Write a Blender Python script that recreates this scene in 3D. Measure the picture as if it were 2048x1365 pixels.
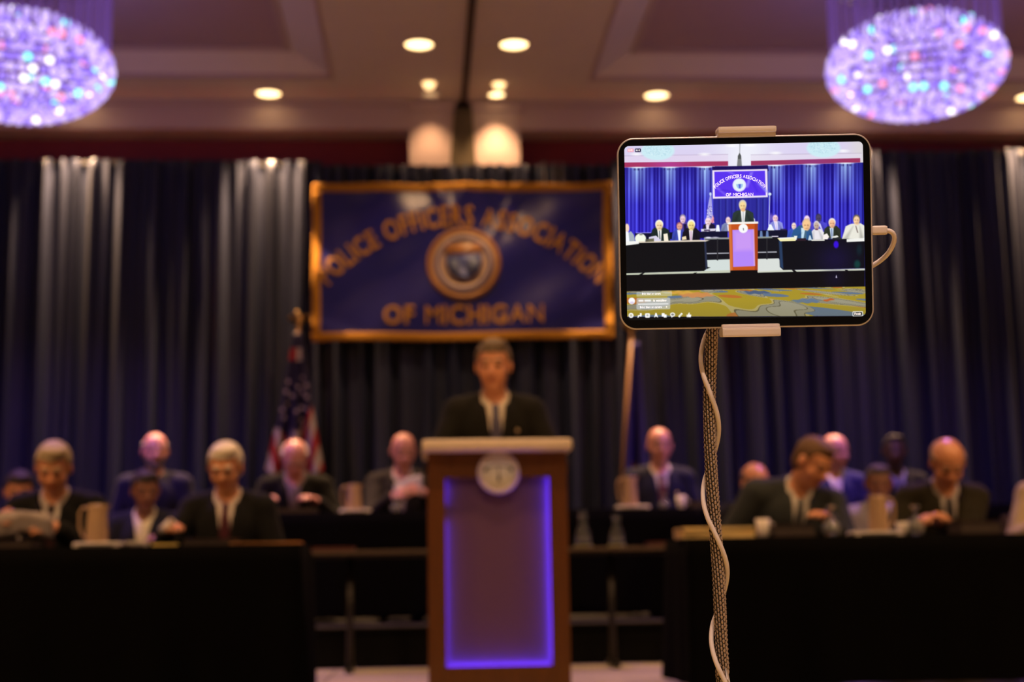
import bpy, bmesh, math, random
import numpy as np
from mathutils import Vector, Matrix

for _o in list(bpy.data.objects):
    bpy.data.objects.remove(_o, do_unlink=True)
scene = bpy.context.scene
COL = scene.collection
rnd = random.Random(7)

# ------------------------------------------------------------------ camera
FPX, CX, CY = 2048 * 50.0 / 36.0, 1024.0, 682.5
ZS = 0.45                      # stage floor above the room floor
CAMZ = ZS + 0.59
ROLL = 0.016
PITCH, YAW = math.radians(9.23), math.radians(3.60)
F = Vector((math.sin(YAW) * math.cos(PITCH), math.cos(YAW) * math.cos(PITCH), math.sin(PITCH)))
R0 = Vector((math.cos(YAW), -math.sin(YAW), 0.0))
U0 = R0.cross(F)
RR = R0 * math.cos(ROLL) - U0 * math.sin(ROLL)
UU = R0 * math.sin(ROLL) + U0 * math.cos(ROLL)
CAM = Vector((0, 0, CAMZ))
cam_data = bpy.data.cameras.new('camera')
cam_data.lens, cam_data.sensor_width, cam_data.sensor_fit = 50.0, 36.0, 'HORIZONTAL'
cam_data.clip_start, cam_data.clip_end = 0.05, 100
cam_data.dof.use_dof = True
cam_data.dof.focus_distance = 1.585
cam_data.dof.aperture_fstop = 4.4
cam = bpy.data.objects.new('camera', cam_data)
COL.objects.link(cam)
M = Matrix.Identity(4)
for i in range(3):
    M[i][0], M[i][1], M[i][2], M[i][3] = RR[i], UU[i], -F[i], CAM[i]
cam.matrix_world = M
scene.camera = cam

def ray(px, py):
    return F + RR * ((px - CX) / FPX) + UU * ((CY - py) / FPX)
def P(px, py, Y):              # the point seen at a pixel on the upright plane at depth Y
    d = ray(px, py)
    return CAM + d * (Y / d.y)
def PZ(px, py, z):             # the point seen at a pixel on the level plane at height z
    d = ray(px, py)
    return CAM + d * ((z - CAMZ) / d.z)

# ------------------------------------------------------------------ world, exposure
world = bpy.data.worlds.new('world')
scene.world = world
world.use_nodes = True
world.node_tree.nodes['Background'].inputs[0].default_value = (1.0, 0.72, 0.55, 1)
world.node_tree.nodes['Background'].inputs[1].default_value = 0.035
vs = scene.view_settings
vs.view_transform, vs.look, vs.gamma, vs.exposure = 'Standard', 'None', 1.0, 0.0
vs.use_curve_mapping = False
scene.cycles.max_bounces, scene.cycles.diffuse_bounces, scene.cycles.glossy_bounces, scene.cycles.transmission_bounces = 8, 3, 3, 8
scene.cycles.caustics_reflective = scene.cycles.caustics_refractive = False
scene.cycles.sample_clamp_indirect = 4.0
WARM = (1.0, 0.56, 0.26)
PURPLE = (0.36, 0.16, 1.0)

# ------------------------------------------------------------------ helpers
def lin(h):
    h = h.lstrip('#')
    c = [int(h[i:i + 2], 16) / 255 for i in (0, 2, 4)]
    return tuple(x / 12.92 if x <= 0.04045 else ((x + 0.055) / 1.055) ** 2.4 for x in c)

_mats = {}
def mat(name, col=(0.5, 0.5, 0.5), rough=0.6, metal=0.0, spec=0.5, emit=None, es=0.0, vary=0.12, scale=30.0,
        bump=0.0, sheen=0.0, trans=0.0, ior=1.45, kind='noise', coat=0.0):
    if name in _mats:
        return _mats[name]
    m = bpy.data.materials.new(name)
    m.use_nodes = True
    nt = m.node_tree
    b = nt.nodes['Principled BSDF']
    b.inputs['Roughness'].default_value = rough
    b.inputs['Metallic'].default_value = metal
    b.inputs['Specular IOR Level'].default_value = spec
    b.inputs['IOR'].default_value = ior
    b.inputs['Transmission Weight'].default_value = trans
    b.inputs['Coat Weight'].default_value = coat
    if sheen:
        b.inputs['Sheen Weight'].default_value = sheen
        b.inputs['Sheen Roughness'].default_value = 0.4
    tc = nt.nodes.new('ShaderNodeTexCoord')
    if kind == 'wood':
        mp = nt.nodes.new('ShaderNodeMapping')
        mp.inputs['Scale'].default_value = (14, 14, 1.2)
        nt.links.new(tc.outputs['Object'], mp.inputs[0])
        tex = nt.nodes.new('ShaderNodeTexNoise')
        tex.inputs['Scale'].default_value = 3.0
        tex.inputs['Detail'].default_value = 6
        tex.inputs['Distortion'].default_value = 1.2
        nt.links.new(mp.outputs[0], tex.inputs[0])
    else:
        tex = nt.nodes.new('ShaderNodeTexNoise')
        tex.inputs['Scale'].default_value = scale
        tex.inputs['Detail'].default_value = 4
        nt.links.new(tc.outputs['Object'], tex.inputs[0])
    mix = nt.nodes.new('ShaderNodeMix')
    mix.data_type = 'RGBA'
    mix.inputs[6].default_value = (*[c * (1 - vary) for c in col], 1)
    mix.inputs[7].default_value = (*[min(1, c * (1 + vary)) for c in col], 1)
    nt.links.new(tex.outputs[0], mix.inputs[0])
    nt.links.new(mix.outputs[2], b.inputs['Base Color'])
    if bump:
        bp = nt.nodes.new('ShaderNodeBump')
        bp.inputs['Strength'].default_value = bump
        bp.inputs['Distance'].default_value = 0.004
        nt.links.new(tex.outputs[0], bp.inputs['Height'])
        nt.links.new(bp.outputs[0], b.inputs['Normal'])
    if emit:
        b.inputs['Emission Color'].default_value = (*emit, 1)
        b.inputs['Emission Strength'].default_value = es
    _mats[name] = m
    return m

def tag(o, label=None, cat=None, group=None, kind=None):
    if label: o['label'] = label
    if cat: o['category'] = cat
    if group: o['group'] = group
    if kind: o['kind'] = kind
    return o

def mesh_of(name, verts, faces, mats=None, smooth=False, mi=None):
    me = bpy.data.meshes.new(name)
    me.from_pydata([tuple(v) for v in verts], [], [tuple(f) for f in faces])
    for m in (mats if isinstance(mats, (list, tuple)) else [mats]) if mats else []:
        me.materials.append(m)
    if mi is not None:
        me.polygons.foreach_set('material_index', mi)
    if smooth:
        me.polygons.foreach_set('use_smooth', [True] * len(me.polygons))
    me.update()
    return me

def link(name, me, parent=None, loc=None, rot=None):
    o = bpy.data.objects.new(name, me)
    COL.objects.link(o)
    if parent is not None:
        o.parent = parent
    if loc is not None: o.location = loc
    if rot is not None: o.rotation_euler = rot
    return o

def empty(name, loc=(0, 0, 0), rz=0.0):
    o = bpy.data.objects.new(name, None)
    COL.objects.link(o)
    o.location = loc
    o.rotation_euler = (0, 0, rz)
    o.empty_display_size = 0.1
    return o

class MB:
    """collects shapes, then links them as one mesh object"""
    def __init__(s):
        s.v, s.f = [], []
    def add(s, v, f):
        n = len(s.v)
        s.v += [tuple(p) for p in v]
        s.f += [tuple(i + n for i in q) for q in f]
        return s
    def box(s, c, d, bevel=0.0, rot=None):
        bm = bmesh.new()
        bmesh.ops.create_cube(bm, size=1.0)
        bmesh.ops.scale(bm, vec=d, verts=bm.verts)
        if bevel > 0:
            bmesh.ops.bevel(bm, geom=list(bm.edges), offset=min(bevel, min(d) * 0.49), segments=2, affect='EDGES', profile=0.7)
        if rot is not None:
            bmesh.ops.rotate(bm, verts=bm.verts, matrix=rot)
        bmesh.ops.translate(bm, verts=bm.verts, vec=c)
        return s._bm(bm)
    def _bm(s, bm):
        bm.verts.index_update()
        s.add([v.co[:] for v in bm.verts], [[v.index for v in f.verts] for f in bm.faces])
        bm.free()
        return s
    def lathe(s, prof, n=24, c=(0, 0, 0), axis=None):
        v, f = [], []
        k = len(prof)
        for i in range(n):
            a = 2 * math.pi * i / n
            for r, z in prof:
                v.append(Vector((r * math.cos(a), r * math.sin(a), z)))
        for i in range(n):
            j = (i + 1) % n
            for q in range(k - 1):
                f.append((i * k + q, j * k + q, j * k + q + 1, i * k + q + 1))
        if axis is not None:
            rm = Vector((0, 0, 1)).rotation_difference(Vector(axis)).to_matrix()
            v = [rm @ p for p in v]
        return s.add([p + Vector(c) for p in v], f)
    def tube(s, pts, r, n=8, cap=True):
        pts = [Vector(p) for p in pts]
        rs = r if isinstance(r, (list, tuple)) else [r] * len(pts)
        v, f = [], []
        ref = None
        for i, p in enumerate(pts):
            t = (pts[min(i + 1, len(pts) - 1)] - pts[max(i - 1, 0)]).normalized()
            if ref is None:
                ref = t.orthogonal().normalized()
            ref = (ref - t * ref.dot(t)).normalized()
            b = t.cross(ref)
            for k in range(n):
                a = 2 * math.pi * k / n
                v.append(p + (ref * math.cos(a) + b * math.sin(a)) * rs[i])
        for i in range(len(pts) - 1):
            for k in range(n):
                k2 = (k + 1) % n
                f.append((i * n + k, i * n + k2, (i + 1) * n + k2, (i + 1) * n + k))
        if cap:
            f.append(tuple(range(n))[::-1])
            f.append(tuple((len(pts) - 1) * n + k for k in range(n)))
        return s.add(v, f)
    def sphere(s, c, r, u=16, w=10):
        rr = r if isinstance(r, (list, tuple)) else (r, r, r)
        prof = [(math.sin(math.pi * i / w), -math.cos(math.pi * i / w)) for i in range(w + 1)]
        v, f = [], []
        k = len(prof)
        for i in range(u):
            a = 2 * math.pi * i / u
            for q, z in prof:
                v.append((c[0] + rr[0] * q * math.cos(a), c[1] + rr[1] * q * math.sin(a), c[2] + rr[2] * z))
        for i in range(u):
            j = (i + 1) % u
            for q in range(k - 1):
                f.append((i * k + q, j * k + q, j * k + q + 1, i * k + q + 1))
        return s.add(v, f)
    def quad(s, a, b, c, d):
        return s.add([a, b, c, d], [(0, 1, 2, 3)])
    def build(s, name, m, parent=None, smooth=False, loc=None, rot=None):
        return link(name, mesh_of(name, s.v, s.f, m, smooth), parent, loc, rot)

def spot(name, loc, energy, color=WARM, angle=120, blend=0.9, radius=0.06, parent=None, target=None):
    l = bpy.data.lights.new(name, 'SPOT')
    l.energy, l.color, l.spot_size, l.spot_blend, l.shadow_soft_size = energy, color, math.radians(angle), blend, radius
    o = bpy.data.objects.new(name, l)
    COL.objects.link(o)
    o.location = loc
    if parent is not None: o.parent = parent
    if target is not None:
        o.rotation_euler = (Vector(target) - Vector(loc)).to_track_quat('-Z', 'Y').to_euler()
    return o

def rounded_rect(w, h, r, n=8):
    pts = []
    for cx, cy, a0 in ((w / 2 - r, h / 2 - r, 0), (-w / 2 + r, h / 2 - r, 90), (-w / 2 + r, -h / 2 + r, 180), (w / 2 - r, -h / 2 + r, 270)):
        for i in range(n + 1):
            a = math.radians(a0 + 90 * i / n)
            pts.append((cx + r * math.cos(a), cy + r * math.sin(a)))
    return pts

# ------------------------------------------------------------------ the room
Y_FASCIA, Y_WALL, Y_CURT = 11.30, 11.62, 11.20
Z_CEIL = P(928, 203, Y_FASCIA).z
Z_FBOT = P(500, 263, Y_FASCIA).z
XC = PZ(928, 185, Z_CEIL).x                    # middle of the room
cl, cr = PZ(668, 159, Z_CEIL), PZ(1176, 159, Z_CEIL)   # lower corners of the two ceiling trays
Y_COF = 0.5 * (cl.y + cr.y)
Z_COF = Z_CEIL + 0.21
ul, ur = PZ(576, 93, Z_COF), PZ(1283, 93, Z_COF)        # upper corners, the sides slope inwards
Y_UP = 0.5 * (ul.y + ur.y)
HALF, CX0 = 0.5 * (cr.x - cl.x), 0.5 * (cr.x + cl.x)
SLX = 0.5 * ((ur.x - ul.x) - (cr.x - cl.x))
CW, YF = 4.3, 3.2                              # tray width, near edge of the trays
XL, XR = -9.0, 10.0
m_ceil = mat('ceiling_paint', (0.80, 0.72, 0.64), 0.85, vary=0.04, scale=6)
m_cof = mat('coffer_paint', (0.52, 0.38, 0.42), 0.85, vary=0.04, scale=6)
m_trim = mat('moulding_paint', (0.60, 0.47, 0.45), 0.7, vary=0.04)
m_burg = mat('burgundy_wallcovering', (0.30, 0.035, 0.045), 0.7, vary=0.15, scale=60)
m_wall = mat('wall_paint', (0.55, 0.45, 0.38), 0.8, vary=0.06)

b = MB()
def plate(x0, x1, y0, y1, z):
    b.quad((x0, y0, z), (x0, y1, z), (x1, y1, z), (x1, y0, z))
lx0, lx1, rx0, rx1 = CX0 - HALF - CW, CX0 - HALF, CX0 + HALF, CX0 + HALF + CW
plate(XL, XR, Y_COF, Y_WALL + 0.1, Z_CEIL)
plate(lx1, rx0, YF, Y_COF, Z_CEIL)
plate(XL, lx0, YF, Y_COF, Z_CEIL)
plate(rx1, XR, YF, Y_COF, Z_CEIL)
plate(XL, XR, -5, YF, Z_CEIL)
SLY = Y_COF - Y_UP
def tray_ring(x0, x1, k, z):
    return [(x0 + SLX * k, YF + SLY * k, z), (x1 - SLX * k, YF + SLY * k, z), (x1 - SLX * k, Y_COF - SLY * k, z), (x0 + SLX * k, Y_COF - SLY * k, z)]
for x0, x1 in ((lx0, lx1), (rx0, rx1)):
    a_, c_ = tray_ring(x0, x1, 0, Z_CEIL), tray_ring(x0, x1, 1, Z_COF)
    for k in range(4):
        b.quad(a_[k], a_[(k + 1) % 4], c_[(k + 1) % 4], c_[k])
o = b.build('ceiling', m_ceil)
tag(o, kind='structure')
b = MB()
for x0, x1 in ((lx0, lx1), (rx0, rx1)):
    b.quad(*tray_ring(x0, x1, 1, Z_COF))
ob = b.build('ceiling_coffer', m_cof)
tag(ob, kind='structure')
# mouldings round both trays, one trim each
for n, (x0, x1) in enumerate(((lx0, lx1), (rx0, rx1)), 1):
    b = MB()
    for k, z, t, hgt in ((0.06, Z_CEIL + 0.012, 0.035, 0.035), (0.93, Z_COF - 0.022, 0.05, 0.035)):
        q = tray_ring(x0, x1, k, z)
        for i in range(4):
            p0, p1 = Vector(q[i]), Vector(q[(i + 1) % 4])
            dd = p1 - p0
            b.box((p0 + p1) / 2, (abs(dd.x) + t, t, hgt) if abs(dd.x) > abs(dd.y) else (t, abs(dd.y) + t, hgt), 0.010)
    tag(b.build('trim_%d' % n, m_trim), kind='structure')
# white fascia above the burgundy band, with a thin shadow-line moulding
b = MB()
b.box(((XL + XR) / 2, Y_FASCIA + 0.15, (Z_CEIL + Z_FBOT) / 2 + 0.02), (XR - XL, 0.30, Z_CEIL - Z_FBOT + 0.04 - 0.04))
b.box(((XL + XR) / 2, Y_FASCIA - 0.01, Z_CEIL - 0.02), (XR - XL, 0.05, 0.04), 0.01)
tag(b.build('trim_3', m_trim), kind='structure')
b = MB()
b.box(((XL + XR) / 2, Y_WALL + 0.05, 2.4), (XR - XL, 0.1, 4.8 + 0.2))
tag(b.build('wall_back', m_burg), kind='structure')
# pale pier in the middle of the back wall
pl, pr = P(818, 290, Y_FASCIA - 0.02), P(1040, 290, Y_FASCIA - 0.02)
PIERX = (pl.x + pr.x) / 2
b = MB()
b.box((PIERX, Y_FASCIA + 0.16, Z_CEIL / 2), (pr.x - pl.x, 0.36, Z_CEIL), 0.005)
b.box((PIERX, Y_FASCIA - 0.02, Z_CEIL - 0.05), (pr.x - pl.x + 0.03, 0.05, 0.08), 0.015)
tag(b.build('wall_pier', m_trim), kind='structure')
for nm, x in (('wall_left', XL), ('wall_right', XR)):
    tag(MB().box((x, 3.4, 2.5), (0.1, 16.6, 5.2)).build(nm, m_wall), kind='structure')

# carpet of the hall, seen on the tablet: gold with grey-blue cloud shapes
def carpet_mat():
    m = bpy.data.materials.new('hall_carpet')
    m.use_nodes = True
    nt = m.node_tree
    bs = nt.nodes['Principled BSDF']
    bs.inputs['Roughness'].default_value = 0.95
    tc = nt.nodes.new('ShaderNodeTexCoord')
    n1 = nt.nodes.new('ShaderNodeTexNoise')
    n1.inputs['Scale'].default_value = 1.3
    n1.inputs['Distortion'].default_value = 1.5
    nt.links.new(tc.outputs['Object'], n1.inputs[0])
    rp = nt.nodes.new('ShaderNodeValToRGB')
    rp.color_ramp.interpolation = 'CONSTANT'
    e = rp.color_ramp.elements
    e[0].position, e[0].color = 0.0, (*lin('#6f7f9a'), 1)
    e[1].position, e[1].color = 0.40, (*lin('#b8a878'), 1)
    for p_, c_ in ((0.47, '#c2a030'), (0.60, '#8f8a78'), (0.66, '#a85838')):
        q = e.new(p_)
        q.color = (*lin(c_), 1)
    nt.links.new(n1.outputs[0], rp.inputs[0])
    nt.links.new(rp.outputs[0], bs.inputs['Base Color'])
    return m
tag(MB().box(((XL + XR) / 2, 3.4, -0.05), (XR - XL, 16.8, 0.1)).build('floor', carpet_mat()), kind='structure')

# stage deck: platform sections side by side with dark joints
m_deck = mat('stage_deck', (0.42, 0.35, 0.29), 0.55, vary=0.12, scale=8)
m_black = mat('black_skirt', (0.003, 0.003, 0.0033), 0.9, spec=0.1)
m_edge = mat('deck_edge_metal', (0.10, 0.09, 0.085), 0.5, metal=0.6)
SX0, SX1, SY0, SY1 = -5.2, 6.4, 6.22, 11.08
stg = tag(MB().box(((SX0 + SX1) / 2, (SY0 + SY1) / 2, (ZS - 0.03) / 2), (SX1 - SX0, SY1 - SY0, ZS - 0.03)).build('floor_stage', m_black), kind='structure')
nx = 5
w = (SX1 - SX0) / nx
dk = mesh_of('deck_panel', *(lambda q: (q.v, q.f))(MB().box((0, 0, 0), (w - 0.012, (SY1 - SY0) / 2 - 0.012, 0.03), 0.004)), m_deck)
for i in range(nx):
    for j in range(2):
        link('deck_panel', dk, stg, (SX0 + w * (i + 0.5), SY0 + (SY1 - SY0) * (j + 0.5) / 2, ZS - 0.015))
# upper riser: the middle reaches further forward than the wings
ZT = ZS + 0.265
YT, YTS = 9.25, 9.60
tl, tr = P(560, 1250, YT).x, P(1420, 1250, YT).x
ris = tag(MB().box(((tl + tr) / 2, (YT + SY1) / 2 + 0.006, (ZS + ZT - 0.03) / 2), (tr - tl, SY1 - YT - 0.012, ZT - ZS - 0.03)).build('floor_riser', m_black), kind='structure')
m_rdeck = mat('riser_carpet', (0.020, 0.017, 0.015), 0.9)
MB().box(((tl + tr) / 2, (YT + SY1) / 2, ZT - 0.015), (tr - tl, SY1 - YT, 0.03), 0.003).build('deck_panel', m_rdeck, ris)
MB().box(((tl + tr) / 2, YT - 0.006, ZT - 0.005), (tr - tl, 0.012, 0.010)).build('edge_strip', m_edge, ris)
MB().box(((tl + tr) / 2, YT - 0.006, ZT - 0.025), (tr - tl, 0.012, 0.030)).build('skirt_band', m_black, ris)
for x0, x1 in ((SX0, tl), (tr, SX1)):
    q = tag(MB().box(((x0 + x1) / 2, (YTS + SY1) / 2, (ZS + ZT - 0.03) / 2), (x1 - x0 - 0.01, SY1 - YTS, ZT - ZS - 0.03)).build('floor_riser', m_black), kind='structure')
    MB().box(((x0 + x1) / 2, (YTS + SY1) / 2, ZT - 0.015), (x1 - x0 - 0.01, SY1 - YTS, 0.03), 0.003).build('deck_panel', m_rdeck, q)
    MB().box(((x0 + x1) / 2, YTS - 0.006, ZT - 0.018), (x1 - x0 - 0.01, 0.012, 0.036)).build('skirt_band', m_black, q)

# ------------------------------------------------------------------ ceiling lamps
m_lamp = mat('lamp_lens', (1, 0.8, 0.5), 0.5, emit=(1.0, 0.66, 0.30), es=5.0)
m_lampdim = mat('lamp_lens_dim', (1, 0.8, 0.5), 0.5, emit=(1.0, 0.62, 0.30), es=0.55)
m_ring = mat('lamp_trim', (0.75, 0.66, 0.55), 0.5)
_ringme = mesh_of('trim_ring', *(lambda q: (q.v, q.f))(MB().lathe([(0.100, 0.0), (0.128, 0.0), (0.128, -0.012), (0.106, -0.014), (0.100, 0.0)], 28)), m_ring, True)
_lens = {}
def downlight(loc, label, dia=0.2, energy=60, lens=None, angle=125, group='recessed ceiling downlights', color=WARM, blend=0.8):
    t = tag(empty('recessed_downlight', loc), label, 'ceiling light', group)
    s = dia / 0.2
    r = link('trim_ring', _ringme, t)
    r.scale = (s, s, 1)
    key = (lens or m_lamp).name
    if key not in _lens:
        _lens[key] = mesh_of('lens', *(lambda q: (q.v, q.f))(MB().lathe([(0.0, -0.011), (0.05, -0.010), (0.085, -0.006), (0.101, -0.001)], 28)), lens or m_lamp, True)
    q = link('lens', _lens[key], t)
    q.scale = (s, s, 1)
    if energy:
        spot('downlight_lamp', (0, 0, -0.05), energy, color, angle, blend, 0.07, t)
    return t
Y_WL = PZ(537, 186, Z_CEIL).y
def wall_spot(px):                             # a place in the row of lamps along the back wall
    p = PZ(px, 186, Z_CEIL)
    return (p.x * Y_WL / p.y, Y_WL, Z_CEIL)
WALL_E, PAIR_E, HALL_E = 1050, 80, 160
downlight(PZ(838, 88, Z_CEIL), 'large warm downlight left of the ceiling track, nearer pair', 0.20, PAIR_E)
downlight(PZ(1028, 88, Z_CEIL), 'large warm downlight right of the ceiling track, nearer pair', 0.20, PAIR_E)
downlight(wall_spot(537), 'warm downlight between the left chandelier and the pale pier', 0.19, WALL_E, None, 62, blend=0.6)
downlight(wall_spot(1313), 'warm downlight above the tablet, right of the pale pier', 0.19, WALL_E, None, 62, blend=0.6)
downlight(wall_spot(993), 'small bright downlight over the right side of the pale pier', 0.13, WALL_E * 0.06, None, 84, blend=0.6)
downlight(wall_spot(861), 'dim downlight over the left side of the pale pier', 0.13, WALL_E * 0.025, m_lampdim, 84, blend=0.6)
downlight(wall_spot(2056), 'warm downlight cut by the right edge beyond the right chandelier', 0.19, WALL_E, None, 62, blend=0.6)
downlight(wall_spot(161), 'warm downlight hidden behind the left chandelier', 0.19, WALL_E, None, 62, blend=0.6)
downlight(wall_spot(1700), 'warm downlight hidden behind the right chandelier', 0.19, WALL_E, None, 62, blend=0.6)
# eyeball spots aimed at the stage
def eyeball(px, py, label):
    p = PZ(px, py, Z_CEIL)
    t = tag(empty('eyeball_spotlight', p), label, 'ceiling light', 'eyeball spots beside the ceiling track')
    MB().lathe([(0.062, 0), (0.075, 0), (0.075, -0.010), (0.062, -0.012), (0.062, 0)], 24).build('trim_ring', m_ring, t, True)
    MB().sphere((0, 0, -0.012), 0.046, 18, 12).build('bulb', mat('bulb_glow', (1, 0.85, 0.6), 0.4, emit=(1.0, 0.60, 0.26), es=2.6), t, True)
    spot('eyeball_lamp', (0, -0.06, -0.10), 22, WARM, 70, 0.8, 0.05, t).rotation_euler = (math.radians(-28), 0, 0)
eyeball(858, 165, 'small round eyeball spotlight left of the ceiling track')
eyeball(998, 166, 'small round eyeball spotlight right of the ceiling track')
# unseen downlights added along the beams to light faces, stage and stand
k = 0
for yy in (7.4, 5.0, 2.4, -0.6, -3.2):
    for dx, nm in ((-0.34, 'middle beam, left row'), (0.34, 'middle beam, right row'), (-HALF - CW - 0.5, 'left outer beam'), (HALF + CW + 0.5, 'right outer beam')):
        w_ = {7.4: 'above the lectern', 5.0: 'above the stage front', 2.4: 'above the first rows', -0.6: 'above the photographer', -3.2: 'above the back rows'}[yy]
        q_ = downlight((XC + dx, yy if abs(dx) < 1 else yy - 0.3, Z_CEIL), 'added warm downlight %s on the %s' % (w_, nm), 0.20, (HALL_E if abs(dx) < 1 else HALL_E * 1.2) * ({7.4: 0.5, 5.0: 0.85} if abs(dx) < 1 else {7.4: 2.6, 5.0: 2.6}).get(yy, 1.55), angle={7.4: 92, 5.0: 54}.get(yy, 125), blend=1.0 if yy == 5.0 else 0.8, color=WARM if yy > 3 else (1.0, 0.71, 0.53))
        if yy == 5.0:                           # added key light: this row is turned towards the stage
            for c_ in q_.children:
                if c_.type == 'LIGHT': c_.rotation_euler = Vector((-dx * 0.58, 2.9, -3.3)).to_track_quat('-Z', 'Y').to_euler()

for sgn, nm in ((-1, 'left'), (1, 'right')):      # one unseen lamp added in each tray to light the front-row faces
    q_ = downlight((XC + sgn * 2.0, 5.7, Z_COF), 'added warm downlight in the %s ceiling tray over the stage front' % nm, 0.20, 330, angle=48, blend=1.0)
    for c_ in q_.children:
        if c_.type == 'LIGHT': c_.rotation_euler = Vector((sgn * 0.1, 2.0, -3.5)).to_track_quat('-Z', 'Y').to_euler()

# ------------------------------------------------------------------ partition track and jamb
m_track = mat('track_dark', (0.12, 0.075, 0.048), 0.6)
c_ = PZ(929, 186, Z_CEIL)
c_.y = Y_FASCIA - 0.05
tk = tag(empty('partition_track', (c_.x, 0, Z_CEIL)), 'dark ceiling track for a folding partition running towards the back wall', 'track')
for dx in (-0.018, 0.018):
    MB().box((dx, (YF - 1 + c_.y) / 2, -0.014), (0.016, c_.y - YF + 1, 0.028), 0.003).build('rail', m_track, tk)
MB().box((0, (YF - 1 + c_.y) / 2, -0.004), (0.020, c_.y - YF + 1, 0.008)).build('slot', mat('track_slot', (0.008, 0.007, 0.006), 0.8), tk)
yj = Y_FASCIA - 0.025
j0, j1, j2 = P(926, 184, yj), P(926, 212, yj), P(926, 330, yj)
jw0, jw1, jw2 = P(934, 184, yj).x - P(920, 184, yj).x, P(943, 212, yj).x - P(908, 212, yj).x, P(952, 330, yj).x - P(900, 330, yj).x
b = MB()
def ringbox(cx, w_, z):
    return [(cx - w_ / 2, yj - 0.02, z), (cx + w_ / 2, yj - 0.02, z), (cx + w_ / 2, yj + 0.03, z), (cx - w_ / 2, yj + 0.03, z)]
lev = [(j0.x, jw0, Z_CEIL - 0.012), (j1.x, jw1, j1.z), (j2.x, jw2, j2.z), (j2.x, jw2 * 1.02, 0.0)]
vv = sum((ringbox(*l) for l in lev), [])
ff = [tuple(4 * i + q for q in (k2, (k2 + 1) % 4, (k2 + 1) % 4 + 4, k2 + 4)) for i in range(3) for k2 in range(4)] + [(3, 2, 1, 0), (12, 13, 14, 15)]
jm = tag(mesh_of and link('partition_jamb', mesh_of('partition_jamb', vv, ff, mat('jamb_olive', (0.110, 0.085, 0.048), 0.6))), 'dark olive partition jamb tapering up to the ceiling track', 'jamb')

# ------------------------------------------------------------------ chandeliers
m_cr = [mat('crystal_violet', (0.10, 0.07, 0.2), 0.3, emit=(0.33, 0.20, 0.98), es=1.0),  # inner lamp's glow and sparkle put into the crystals as emission
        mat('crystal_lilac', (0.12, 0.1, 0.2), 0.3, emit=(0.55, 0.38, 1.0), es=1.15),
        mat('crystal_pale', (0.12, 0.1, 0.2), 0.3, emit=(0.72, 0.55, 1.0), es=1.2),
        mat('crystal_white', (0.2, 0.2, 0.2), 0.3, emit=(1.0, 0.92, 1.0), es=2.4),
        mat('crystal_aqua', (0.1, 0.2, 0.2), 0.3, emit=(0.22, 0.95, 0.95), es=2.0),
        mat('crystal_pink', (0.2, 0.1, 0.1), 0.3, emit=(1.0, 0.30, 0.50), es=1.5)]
def ico_me(r, m):
    bm = bmesh.new()
    bmesh.ops.create_icosphere(bm, subdivisions=1, radius=r)
    me = bpy.data.meshes.new('crystal')
    bm.to_mesh(me)
    bm.free()
    me.materials.append(m)
    return me
_crme = [ico_me(0.0275, m) for m in m_cr]
m_strand = mat('crystal_strand', (0.16, 0.11, 0.22), 0.3, emit=(0.20, 0.085, 0.40), es=0.45)  # faint emission stands in for the violet lamplight on the strands
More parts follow.
